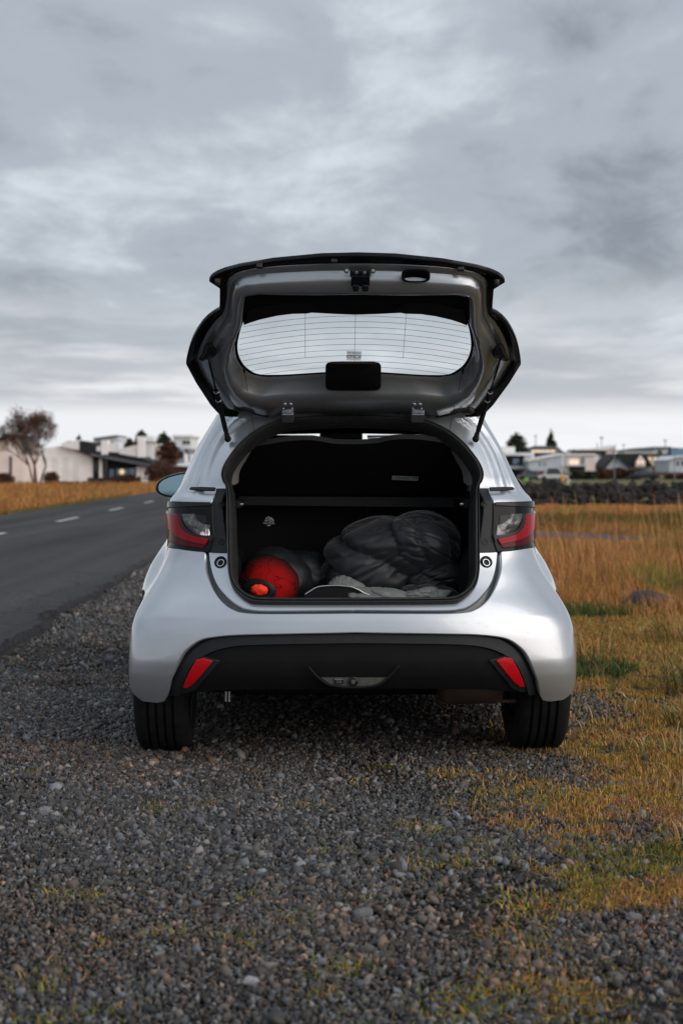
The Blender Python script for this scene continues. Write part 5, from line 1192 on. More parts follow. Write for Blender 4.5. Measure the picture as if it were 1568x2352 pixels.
# ================================================================== interior
def box(name, c, d, m, parent, bevel=0.0, rot=None):
    mb = MB(); mb.box(c, d, rot); return mb.build(name, m, parent, bevel=bevel)
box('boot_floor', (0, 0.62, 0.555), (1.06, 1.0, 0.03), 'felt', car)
box('boot_sill_trim', (0, 0.175, 0.596), (0.80, 0.08, 0.04), 'plastic', car, 0.012)
for sg in (1, -1):
    mb = MB()                                         # side trim with a wheel-house bulge
    vs = []; K = 14; J = 8
    for i in range(K + 1):
        for j in range(J + 1):
            v = 0.31 + 0.71 * i / K; z = 0.55 + 0.44 * j / J
            b_ = 0.07 * sstep(.28, .42, v) * (1 - sstep(.98, 1.1, v)) * (1 - sstep(.72, .86, z))
            vs.append((sg * (0.492 - b_ - 0.0 * z), v, z))
    mb.add(vs, [(i * (J + 1) + j, i * (J + 1) + j + 1, (i + 1) * (J + 1) + j + 1, (i + 1) * (J + 1) + j) for i in range(K) for j in range(J)]); mb.build('boot_side_trim', 'felt', car, smooth=True)
    box('shelf_ledge', (sg * 0.468, 0.66, 0.985), (0.06, 0.60, 0.03), 'plastic', car, 0.006)
    pin = MB(); pin.tube([(sg * 0.452, 0.40, 0.985), (sg * 0.425, 0.40, 0.985)], 0.007, 10); pin.build('shelf_pin', 'steel', car)
    q = [SP(x, y, -0.03) for x, y in smooth_px([(1101, 1100), (1097, 1072), (1080, 1046), (1057, 1021), (1031, 1001), (1003, 985), (967, 974), (913, 968), (806, 964)], 3)]
    qa = [Vector((p.x * sg, p.y, p.z)) for p in q]
    qb = [Vector((p.x * 0.955 * sg, p.y + 0.10, p.z - 0.012)) for p in q]; qc = [Vector((p.x * 0.93 * sg, p.y + 0.17, p.z - 0.004)) for p in q]
    n = len(q); tr = MB(); tr.add(qa + qb + qc, [(i + n * k, i + 1 + n * k, n + i + 1 + n * k, n + i + n * k) for i in range(n - 1) for k in (0, 1)]); tr.build('headliner_trim', 'headliner', car, smooth=True)
    # rear pillar trim seen through the opening
    tr = MB(); a_ = [Vector((sg * x, v, z)) for x, v, z in ((0.487, 0.42, 0.99), (0.485, 0.46, 1.06), (0.475, 0.50, 1.13), (0.45, 0.56, 1.20), (0.41, 0.62, 1.26))]
    b_ = [p + Vector((-0.012 * sg, 0.06, 0.0)) for p in a_]; n = len(a_); tr.add(a_ + b_, [(i, i + 1, n + i + 1, n + i) for i in range(n - 1)]); tr.build('pillar_trim', 'trim_beige', car, smooth=True)
mb = MB(); mb.box((-0.22, 1.02, 0.78), (0.60, 0.10, 0.48)); sb1 = mb.build('seat_back', 'felt', car, bevel=0.02)
mb = MB(); mb.box((0.31, 1.02, 0.78), (0.42, 0.10, 0.48)); mb.build('seat_back', 'felt', car, bevel=0.02)
for x in (-0.40, -0.02, 0.36): box('headrest', (x, 1.10, 1.07), (0.24, 0.09, 0.12), 'felt', car, 0.03)
for x in (-0.36, 0.36):
    box('front_seat', (x, 1.95, 0.86), (0.50, 0.14, 0.66), 'felt', car, 0.05); box('front_headrest', (x, 1.98, 1.225), (0.26, 0.11, 0.135), 'felt', car, 0.035)
box('dashboard', (0, 2.85, 0.80), (1.34, 0.45, 0.34), 'plastic', car, 0.06)
box('cabin_floor', (0, 2.0, 0.36), (1.36, 2.4, 0.06), 'felt', car)
box('inner_mirror', (0.0, 2.28, 1.30), (0.22, 0.03, 0.055), 'gloss', car, 0.012)
# seat-back print: anchor, child seat, TOP-TETHER
v_ = 0.966
tl = PL(617, 1197, v_)
def ln(a, b, w_, name, par):
    a = Vector(a); b = Vector(b); d = (b - a).normalized(); s_ = Vector((-d.z, 0, d.x)) * w_ / 2
    return [a - s_, a + s_, b + s_, b - s_]
pr = MB(); k_ = 0.0019
def L2(pts, w_=1.4):
    for a, b in zip(pts[:-1], pts[1:]):
        A1 = (tl.x + a[0] * k_, v_, tl.z + a[1] * k_); B1 = (tl.x + b[0] * k_, v_, tl.z + b[1] * k_); pr.add(ln(A1, B1, w_ * k_, '', None), [(0, 1, 2, 3)])
L2([(-5, 0), (-5, 9)]); L2([(-9, 3), (-7.5, 0.5), (-5, -0.5), (-2.5, 0.5), (-1, 3)]); L2([(-7, 6), (-3, 6)])
L2([(-2, 10), (2, -1), (10, -1), (11.5, 2.5)]); L2([(-2, 10), (0.5, 10), (4, 2.5), (11.5, 2.5)]); L2([(3, 9), (6, 4.5), (10.5, 4.5)], 1.8); L2([(5.5, 8), (7.5, 5.8)], 2.2)
pr.add([(tl.x + x * k_, v_, tl.z + z * k_) for x, z in ((-5, -8.5), (6, -8.5), (0.5, -11.5))], [(0, 1, 2)])
pr.build('tether_symbol', 'print_white', sb1)
RX = Matrix.Rotation(R(90), 4, 'X')
text_mesh('tether_lettering', 'TOP-TETHER', 0.0085, 'print_white', sb1, Matrix.Translation((tl.x + 0.5 * k_, v_, tl.z - 5 * k_)) @ RX)
# parcel shelf, raised on its cords
SA = Vector((0, 0.80, 1.005)); SB = Vector((0, 0.42, 1.225)); sdir = (SB - SA).normalized(); sn = Vector((0, sdir.z, -sdir.y)); sn = -sn if sn.y > 0 else sn
def SHp(px, py, o=0.0):
    d = ray(px, py); P0 = SA + sn * o; t = (P0 - EYE).dot(sn) / d.dot(sn); return EYE + d * t
edge_px = smooth_px([(551, 1136), (550, 1100), (551, 1050), (553, 1040), (570, 1030), (610, 1021), (650, 1014.5), (690, 1011), (722, 1011.5), (745, 1015), (768, 1019), (815, 1020), (862, 1018), (885, 1013), (905, 1009.5), (945, 1008.5), (985, 1012), (1020, 1018), (1052, 1027), (1068, 1035), (1073, 1043), (1072, 1100), (1070, 1136)], 3)
f = [SHp(*p) for p in edge_px]; b = [p - sn * 0.022 for p in f]; n = len(f)
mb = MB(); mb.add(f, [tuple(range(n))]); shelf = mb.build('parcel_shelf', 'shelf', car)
mb = MB(); mb.add(f + b, [(i, (i + 1) % n, n + (i + 1) % n, n + i) for i in range(n)] + [tuple(range(n, 2 * n))]); mb.build('shelf_edge', 'shelf_edge', shelf)
mb = MB(); mb.add([SHp(552, 1138), SHp(1070, 1138), SHp(1072, 1164) , SHp(548, 1160)], [(0, 1, 2, 3)]); 
fl_ = flatpoly('shelf_rear_panel', [(550, 1140), (1071, 1143), (1072, 1166), (548, 1160)], 0.80, 0.02, 'shelf_edge', shelf); fl_.data.materials.clear(); fl_.data.materials.append(mat('shelf_fabric_grey', (0.016, 0.017, 0.018), 0.92))
f2 = [SHp(x, y, 0.002) for x, y in ((900.5, 1092.5), (960.5, 1095), (959, 1104.5), (899.5, 1102))]; mb = MB(); mb.add(f2, [(0, 1, 2, 3)]); lb = mb.build('care_label', 'label_grey', shelf)
ux = (f2[1] - f2[0]).normalized(); uz = (f2[0] - f2[3]).normalized(); cc = SHp(925, 1098, 0.0035)
TM = Matrix((( ux.x, uz.x, sn.x, cc.x), (ux.y, uz.y, sn.y, cc.y), (ux.z, uz.z, sn.z, cc.z), (0, 0, 0, 1)))
text_mesh('label_lettering', 'When fixing the top tether strap\nof child restraint system,\nreturn to original position.', 0.0058, 'ink', shelf, TM)
for x in (950.5, 956): 
    mb = MB(); mb.add([SHp(x - 2, 1096.5, .003), SHp(x + 2, 1096.7, .003), SHp(x + 2, 1100, .003), SHp(x - 2, 1100, .003)], [(0, 1, 2, 3)]); mb.build('label_pictogram', 'ink', shelf)
for x, y in ((567, 1036), (1052, 1029)):
    p = SHp(x, y, -0.02); box('cord_clip', (p.x, p.y, p.z + 0.008), (0.03, 0.03, 0.018), 'plastic', shelf, 0.004)

# ================================================================== tailgate
HV, HZ, AL = 0.42, 1.362, R(33)
gp_ = Vector((0, -math.cos(AL), math.sin(AL))); gq = Vector((0, math.sin(AL), math.cos(AL))); G0 = Vector((0, HV, HZ))
def GP(px, py, q=0.0):
    d = ray(px, py); P0 = G0 + gq * q; t = (P0 - EYE).dot(gq) / d.dot(gq); return EYE + d * t
def GPs(px, py):                                     # plane coordinates (x, s)
    p = GP(px, py) - G0; return (p.x, p.dot(gp_))
gA = [(819, 582.5), (906.6, 585), (1015, 596), (1091, 609.5), (1125, 619), (1145, 628), (1154, 636), (1158.5, 645), (1148, 646), (1137, 650), (1131.5, 658), (1129, 690), (1128, 709.7), (1138, 714), (1150.4, 723), (1164, 738), (1174.8, 755.7), (1183, 774), (1188.3, 792), (1192, 812), (1194, 830.5), (1166.6, 875), (1130, 925), (1110, 945), (1100, 950), (1040, 952), (960, 949), (812, 948)]
gB = [(819, 606), (906, 607), (1000, 612), (1060, 618), (1095, 627), (1112, 640), (1116, 655), (1117, 700), (1120, 722), (1135, 738), (1152, 765), (1164, 795), (1170, 828), (1148, 866), (1110, 915), (1090, 940), (1040, 944), (960, 942), (812, 941)]
gM = [(819, 628), (906, 630), (1000, 632), (1070, 634), (1092, 645), (1098, 665), (1098, 720), (1104, 745), (1114, 780), (1118, 815), (1108, 850), (1088, 890), (1060, 918), (1010, 925), (960, 922), (812, 920)]
gC = [(819, 652), (906, 654), (1000, 653), (1040, 652), (1074, 656), (1076, 690), (1077, 725), (1088, 755), (1096, 790), (1097, 820), (1085, 850), (1060, 876), (1020, 888), (960, 882), (812, 880)]
gD = [(819, 655), (906, 656), (1000, 655), (1040, 654), (1072, 658), (1072, 700), (1070, 727), (1081, 760), (1087, 800), (1082, 822), (1068, 845), (1042, 863), (1010, 869), (960, 867), (870, 861), (812, 860)]
SC = GPs(815, 765)[1]
def gring(pts, N_=240):
    P = [GPs(*p) for p in pts]; P[0] = (0, P[0][1]); P[-1] = (0, P[-1][1]); full_ = P + [(-a, b) for a, b in P[::-1]][1:-1]
    out = []
    for i in range(N_):
        a = 2 * math.pi * (i + 0.5) / N_; dx, dy = math.sin(a), math.cos(a); best = 0
        for j in range(len(full_)):
            x1, y1 = full_[j][0], full_[j][1] - SC; x2, y2 = full_[(j + 1) % len(full_)][0], full_[(j + 1) % len(full_)][1] - SC
            ex, ey = x2 - x1, y2 - y1; dt = dx * ey - dy * ex
            if abs(dt) < 1e-12: continue
            r_ = (x1 * ey - y1 * ex) / dt; s_ = (x1 * dy - y1 * dx) / dt
            if r_ > 0 and -1e-9 <= s_ <= 1 + 1e-9: best = max(best, r_)
        out.append((dx * best, SC + dy * best))
    return out
RA, RB, RM, RC_, RD = (gring(g_) for g_ in (gA, gB, gM, gC, gD))
def lerpring(a, b, f): return [(p[0] * (1 - f) + q_[0] * f, p[1] * (1 - f) + q_[1] * f) for p, q_ in zip(a, b)]
def gpt(x, s, q): return G0 + gp_ * s + gq * q + Vector((x, 0, 0))
def gloft(name, rings, m, parent, angle=42):
    n = len(rings[0][0]); vs = [gpt(x, s, q(x, s) if callable(q) else q) for rg, q in rings for x, s in rg]
    fs = [(i * n + j, i * n + (j + 1) % n, (i + 1) * n + (j + 1) % n, (i + 1) * n + j) for i in range(len(rings) - 1) for j in range(n)]
    mb = MB(); mb.add(vs, fs); return mb.build(name, m, parent, angle=angle)
bow = lambda x, s: -0.02 + 0.0 * x
def qM(x, s):   # stiffening bulges near the hinge edge
    k = 1 - sstep(0.02, 0.13, s); b_ = 0.5 + 0.5 * math.cos((abs(x) - 0.03) / 0.27 * 2 * math.pi); return -0.052 + 0.004 * (1 - k) - 0.014 * k * b_
gate = gloft('tailgate', [(RD, 0.006), (lerpring(RC_, RD, 0.75), -0.004), (lerpring(RC_, RD, 0.35), -0.012), (RC_, -0.044), (lerpring(RC_, RM, 0.15), -0.056), (lerpring(RC_, RM, 0.55), -0.060), (RM, qM), (lerpring(RM, RB, 0.25), -0.040), (lerpring(RM, RB, 0.42), -0.014), (lerpring(RM, RB, 0.5), -0.008), (lerpring(RM, RB, 0.62), -0.012),
                            (lerpring(RM, RB, 0.9), -0.006), (RB, -0.004), (lerpring(RB, RA, 0.05), -0.001)], 'paint_in', car, angle=60)
gloft('outer_skin', [(lerpring(RB, RA, 0.05), -0.001), (lerpring(RB, RA, 0.35), -0.002), (lerpring(RB, RA, 0.9), -0.016), (RA, -0.015), ([(x * 1.004, s * 1.004) for x, s in RA], -0.012), ([(x * 1.003, s * 1.003) for x, s in RA], 0.004), (lerpring(RA, RB, 0.6), 0.022), (RM, 0.035), (RC_, 0.036), (RD, 0.012)], 'gloss', gate, angle=50)
os_ = [c for c in gate.children if c.name.startswith('outer_skin')][0]; os_.data.materials.append(MT['paint_in'])
for p_ in os_.data.polygons:
    dd = p_.center - G0
    if dd.dot(gp_) < 0.045 and dd.dot(gq) < 0.0 and abs(dd.x) < 0.44: p_.material_index = 1
# glass, black rim, wires
GLp = [(816, 711.5), (863, 710), (933.7, 707), (965, 708), (998.7, 712.4), (1035, 721), (1066, 732), (1074, 748), (1079, 770), (1081, 795), (1076, 818), (1064, 838), (1050, 850), (1036, 858), (1020, 861.5), (1000, 862), (960, 861), (868, 855), (815, 854)]
GP2 = [GPs(*p) for p in smooth_px(GLp, 4)]; GP2[0] = (0, GP2[0][1]); GP2[-1] = (0, GP2[-1][1]); gfull = GP2 + [(-a, b) for a, b in GP2[::-1]][1:-1]
mb = MB(); mb.add([gpt(x, s, 0.004) for x, s in RD], [tuple(range(len(RD)))]); mb.build('rear_glass', 'glass', gate)
n = len(gfull); cen = (0, SC)
rg = [gpt(x, s, 0.0015) for x, s in gfull]; ro = [gpt(x + (x - 0) * 0.016 + 0.004 * (1 if x > 0 else -1), s + 0.008 * (1 if s > SC else -1), 0.0015) for x, s in gfull]
mb = MB(); mb.add(rg + ro, [(i, (i + 1) % n, n + (i + 1) % n, n + i) for i in range(n)]); mb.build('glass_rim', 'gloss', gate)
# black upper trim panel over the lower part of the window
hp_ = [GPs(*p) for p in [(819, 653), (950, 654), (1078, 655), (1080, 700), (1071, 737), (1035, 722), (998, 713), (965, 708.5), (933, 707), (863, 710.5), (815, 712)]]
pp = hp_ + [(-x, s_) for x, s_ in hp_[::-1][1:-1]]
mb = MB(); f = [gpt(x, s, -0.022) for x, s in pp]; b = [gpt(x, s, -0.001) for x, s in pp]; n = len(f); mb.add(f + b, [tuple(range(n)), tuple(range(n, 2 * n))] + [(i, (i + 1) % n, n + (i + 1) % n, n + i) for i in range(n)])
mb.build('window_trim', 'shelf', gate)
for sg in (1, -1):
    tp = [(905, 700), (915, 690), (935, 684), (1000, 686), (1062, 698), (1068, 730), (1035, 719), (998, 710.5), (965, 706), (930, 705)]
    q_ = [GPs(*p) for p in tp]; mb = MB(); f = [gpt(x * sg, s, -0.030) for x, s in q_]; b = [gpt(x * sg, s, -0.02) for x, s in q_]; n = len(f)
    mb.add(f + b, [tuple(range(n)), tuple(range(n, 2 * n))] + [(i, (i + 1) % n, n + (i + 1) % n, n + i) for i in range(n)]); mb.build('trim_ridge', 'plastic', gate, bevel=0.002)
gf = np.array(gfull)
def inside(x, s): return bool(inpoly(np.array([[x, s]]), gfull)[0])
for i in range(11):
    y0 = 713 + 13.0 * i; run = []
    for k in range(121):
        px = 545 + 540 * k / 120; py = y0 + 26 * ((px - 816) / 262) ** 2; x, s = GPs(px, py)
        if inside(x, s): run.append(gpt(x, s, 0.0005))
        elif len(run) > 3 and px > 900: break
        elif px < 700: run = []
    if len(run) > 4: mb = MB(); mb.tube(run, 0.0007, 4); mb.build('heater_wire', 'line', gate)
for (x0, y0, x1, y1) in ((700.8, 703.5, 700.8, 821), (816.5, 712, 813.5, 832), (933.7, 708, 925, 823)):
    mb = MB(); mb.tube([GP(x0, y0, 0.0), GP(x1, y1, 0.0)], 0.0007, 4); mb.build('heater_wire', 'line', gate)
# sticker on the outside of the glass, seen from behind and upside down
st4 = [GP(x, y, 0.009) for x, y in ((796.5, 805.5), (830.2, 807), (828.7, 828), (795.6, 827))]
mb = MB(); mb.add(st4, [(0, 1, 2, 3)]); mb.build('sticker', 'sticker', gate)
ux = (st4[1] - st4[0]).normalized(); uz = -(st4[0] - st4[3]).normalized(); nn_ = -gq
def TMX(c): return Matrix(((ux.x, uz.x, nn_.x, c.x), (ux.y, uz.y, nn_.y, c.y), (ux.z, uz.z, nn_.z, c.z), (0, 0, 0, 1)))
text_mesh('sticker_lettering', 'CAR RENTAL', 0.0088, 'ink', gate, TMX(GP(811.5, 810.2, 0.0075)))
text_mesh('sticker_lettering', 'GO', 0.0270, 'ink_red', gate, TMX(GP(811.5, 818.7, 0.0075)) @ Matrix.Scale(1.35, 4, (1, 0, 0)))
# latch, bolts, pull cup, brake lamp cover
def gbox(name, x0, x1, y0, y1, q0, q1, m, bevel=0.003):
    a = GPs(x0, y0); b = GPs(x1, y1); vs = [gpt(x, s, q) for q in (q0, q1) for x, s in ((a[0], a[1]), (b[0], a[1]), (b[0], b[1]), (a[0], b[1]))]
    mb = MB(); mb.add(vs, [(0, 1, 2, 3), (4, 5, 6, 7), (0, 1, 5, 4), (1, 2, 6, 5), (2, 3, 7, 6), (3, 0, 4, 7)]); return mb.build(name, m, gate, bevel=bevel)
gbox('latch', 806, 848, 609, 632, -0.028, -0.052, 'gloss', 0.004)
gbox('latch_claw', 809, 823, 627, 641, -0.035, -0.060, 'plastic_mid', 0.004); gbox('latch_claw', 831, 845, 627, 641, -0.035, -0.060, 'plastic_mid', 0.004)
gnf = (-gq).to_track_quat('Z', 'Y').to_matrix().to_4x4()
def gdisc(name, px, py, q, prof_, m, n=18, sx=1.0):
    mb = MB(); mb.lathe(prof_, Matrix.Translation(GP(px, py, q)) @ gnf @ Matrix.Scale(sx, 4, (1, 0, 0)), n); return mb.build(name, m, gate, angle=30)
for x, y in ((795.5, 622), (856, 622.5)): gdisc('bolt', x, y, -0.044, [(0.0095, 0), (0.0095, 0.002), (0.0065, 0.002), (0.0065, 0.007), (0, 0.007)], 'zinc', 6 if False else 16)
for x, y in ((818.5, 626), (837, 626.5)): gdisc('bolt', x, y, -0.055, [(0.006, 0), (0.006, 0.002), (0, 0.0025)], 'zinc', 12)
# pull cup: rim and recessed bowl
def stad(px, py, w_, h_, n=40, E=3.4):
    out = []
    for i in range(n):
        a = 2 * math.pi * i / n; c_, s_ = math.cos(a), math.sin(a); r_ = (abs(c_) ** E + abs(s_) ** E) ** (-1 / E); out.append((px + c_ * r_ * w_ / 2, py + s_ * r_ * h_ / 2))
    return out
rings = [(stad(954.5, 633.5, 66, 31), -0.040), (stad(954.5, 633.5, 65, 30), -0.052), (stad(954.5, 634, 60, 26), -0.054), (stad(954.5, 635, 54, 21), -0.050), (stad(954.5, 636, 50, 18), -0.030), (stad(954.5, 636, 10, 4), -0.026)]
vs = [GP(x, y, q) for rg_, q in rings for x, y in rg_]; n = 40
mb = MB(); mb.add(vs, [(i * n + j, i * n + (j + 1) % n, (i + 1) * n + (j + 1) % n, (i + 1) * n + j) for i in range(5) for j in range(n)] + [tuple(range(5 * n, 6 * n))]); mb.build('pull_cup', 'plastic', gate, angle=50)
rings = [(stad(811, 864, 128, 67, 48, 9), -0.035), (stad(811, 864, 127, 66, 48, 9), -0.075), (stad(811, 865, 117, 58, 48, 8), -0.082), (stad(811, 866, 20, 10, 48, 8), -0.083)]
vs = [GP(x, y, q) for rg_, q in rings for x, y in rg_]; n = 48
mb = MB(); mb.add(vs, [(i * n + j, i * n + (j + 1) % n, (i + 1) * n + (j + 1) % n, (i + 1) * n + j) for i in range(3) for j in range(n)] + [tuple(range(3 * n, 4 * n))]); mb.build('brake_lamp_cover', 'plastic', gate, angle=40)
for x in (776, 857): gdisc('cover_plug', x, 889, -0.0825, [(0.012, 0), (0.012, 0.0015), (0.0105, 0.0015), (0.0105, 0.0005), (0, 0.0005)], 'plastic', 20)
gdisc('grommet', 808.5, 932, -0.03, [(0.011, 0), (0.011, 0.006), (0.007, 0.008), (0.003, 0.004), (0, 0.004)], 'rubber', 16)
mb = MB(); mb.tube([GP(808, 932, -.035), GP(803, 938, -.045), GP(795, 943.5, -.045)], 0.0042, 8); mb.build('wire', 'rubber', gate, smooth=True)
mb = MB(); mb.tube([GP(803.5, 937.6, -.045), GP(799.5, 941, -.045)], 0.0050, 8); mb.build('wire_tape', 'blue', gate, smooth=True)
mb = MB(); mb.tube([GP(795, 943.5, -.045), GP(780, 946, -.045), GP(762, 946.5, -.04)], 0.0048, 8); mb.build('wire', 'rubber', gate, smooth=True)
for x in (661, 957.5):                                # hinges
    mb = MB()
    mb.tube([GP(x - 10, 938, -.062), GP(x - 10, 951, -.03)], 0.0035, 6); mb.tube([GP(x + 10, 938, -.062), GP(x + 10, 951, -.03)], 0.0035, 6); mb.tube([GP(x - 10, 951, -.03), GP(x + 10, 951, -.03)], 0.0035, 6); mb.tube([GP(x - 10, 938, -.045), GP(x + 10, 938, -.045)], 0.0035, 6)
    mb.build('hinge_arm', 'zinc', gate, smooth=True)
    h = gbox('hinge', x - 13, x + 13, 920, 938, -0.058, -0.068, 'zinc', 0.0022)
    for dx in (-6.5, 6.5): gdisc('bolt', x + dx, 928.5, -0.067, [(0.0075, 0), (0.0075, 0.004), (0.0055, 0.006), (0, 0.006)], 'zinc', 12)
for (x0, y0), (x1, y1), (x2, y2), (x3, y3) in (((548, 933), (566, 938), (592, 947), (622, 956)), ((1074, 939), (1054, 942), (1026, 950), (1000, 958.5))):
    pts = spline([GP(x0, y0, -.035), GP(x1, y1, -.05), GP(x2, y2, -.04), SP(x3, y3, 0.012) if x3 > 800 else Vector((-SP(1620 - x3, y3, 0.012).x, SP(1620 - x3, y3, 0.012).y, SP(1620 - x3, y3, 0.012).z))], 14)
    mb = MB(); mb.tube(pts, [0.0115 + (0.0018 if i % 2 else -0.0014) for i in range(len(pts))], 12); mb.build('cable_conduit', 'rubber', gate, angle=50)
    mb = MB(); cc = GP(x0 + (6 if x0 < 800 else -2), y0 + 1, -0.03); mb.lathe([(0.030, 0), (0.028, 0.012), (0.016, 0.02), (0, 0.02)], Matrix.Translation(cc) @ gnf @ Matrix.Scale(0.6, 4, (0, 1, 0)), 20); mb.build('conduit_boot', 'rubber', gate, smooth=True)
# gas struts
for sg in (1, -1):
    m_ = lambda p: Vector((p.x * sg, p.y, p.z))
    top = m_(GP(1150, 818, -0.055)); low = m_(SP(1088, 1004, 0.028)); mid = top.lerp(low, 0.44)
    mb = MB(); mb.tube([mid, top], [0.0042, 0.0042], 10); rod = mb.build('strut_rod', 'gloss', gate, smooth=True)
    mb = MB(); mb.tube([mid.lerp(low, -.01), mid, low.lerp(mid, 0.06), low], [0.006, 0.0098, 0.0098, 0.007], 14); mb.build('gas_strut', 'plastic', gate, angle=40)
    mb = MB()
    for f_ in (0.02, 0.22): p = mid.lerp(low, f_); d_ = (low - mid).normalized() * 0.002; mb.tube([p - d_, p + d_], 0.0106, 14)
    mb.build('strut_collar', 'zinc', gate, smooth=True)
    # gate-side bracket: a faceted black mount
    c0 = [(1128, 812), (1134, 800), (1146, 788), (1153, 790), (1160, 812), (1168, 826), (1160, 830), (1146, 824), (1133, 820)]
    fpts = [m_(GP(x, y, -0.030)) for x, y in c0]; q_ = [m_(GP(1147 + (x - 1147) * .62, 811 + (y - 811) * .62, -0.062)) for x, y in c0]; n = len(c0)
    mb = MB(); mb.add(fpts + q_, [tuple(range(n)), tuple(range(n, 2 * n))] + [(i, (i + 1) % n, n + (i + 1) % n, n + i) for i in range(n)]); mb.build('strut_bracket', 'plastic', gate, bevel=0.002)
    mb = MB(); bb = m_(SP(1090, 1010, 0.006)); mb.tube([low, bb], [0.009, 0.012], 10); mb.tube([bb, bb + Vector((0, -0.012, -0.004))], [0.014, 0.011], 12); mb.build('strut_foot', 'plastic', gate, smooth=True)
    s1 = [(1066, 851), (1031, 985), (1027, 1013)]
    a = m_(GP(1062, 851, -0.02)); b = m_(SHp(1026, 1014, -0.015)); mb = MB(); mb.tube([a, b], 0.0011, 5); mb.build('shelf_cord', 'plastic', car)
    mb = MB(); mb.tube([a + Vector((0, 0, .012)), a - Vector((0, 0, .012))], [0.007, 0.004], 8); mb.build('cord_hook', 'plastic', gate)
for x, y in ((596, 599.5), (767, 587.5), (1057, 606)): p = GPs(x, y); gbox('rubber_stop', x - 7, x + 7, y - 1.5, y + 4, -0.012, -0.028, 'rubber', 0.002)
for sg in (1, -1):
    p = GP(1140, 650, -.03); mb = MB(); mb.tube([Vector((p.x * sg, p.y, p.z + .012)), Vector((p.x * sg, p.y, p.z - .012))], [0.011, 0.008], 10); mb.build('rubber_stop', 'rubber', gate, smooth=True)

# ---- rain drops on the paint
mb = MB(); rd_ = random.Random(3); k = 0
def drop(c, nn_, r):
    q_ = nn_.to_track_quat('Z', 'Y').to_matrix().to_4x4(); mb.lathe([(r, 0), (r * .9, r * .35), (r * .5, r * .62), (0, r * .7)], Matrix.Translation(c) @ q_ @ Matrix.Scale(rd_.uniform(.8, 1.2), 4, (1, 0, 0)), 8)
while k < 190:
    px, py = rd_.uniform(820, 1296), rd_.uniform(1270, 1600); u, t = PU(px, py)
    if not inpoly(np.array([[u, t]]), bump_poly)[0] or rd_.random() > (0.25 + 0.75 * sstep(900, 1150, px)): continue
    c = G(u, t, 0.0005); nn_ = nrm(u, t); s_ = rd_.choice((1, -1)); drop(Vector((c.x * s_, c.y, c.z)), Vector((nn_.x * s_, nn_.y, nn_.z)), rd_.choice([.0011, .0014, .0018, .0024])); k += 1
for _ in range(150):
    px, py = rd_.uniform(1115, 1165), rd_.uniform(730, 850); s_ = rd_.choice((1, 1, -1)); p = GP(px, py, -0.012); drop(Vector((p.x * s_, p.y, p.z)), -gq, rd_.uniform(.0008, .0018))
for _ in range(120):
    px, py = rd_.uniform(1105, 1175), rd_.uniform(985, 1115); u, t = PU(px, py); c = G(u, t, off_body) ; s_ = rd_.choice((1, -1)); nn_ = nrm(u, t); drop(Vector((c.x * s_, c.y, c.z)), Vector((nn_.x * s_, nn_.y, nn_.z)), rd_.uniform(.001, .0022))
wd_ = mb.build('water_drops', 'water', car, smooth=True); wd_['kind'] = 'stuff'

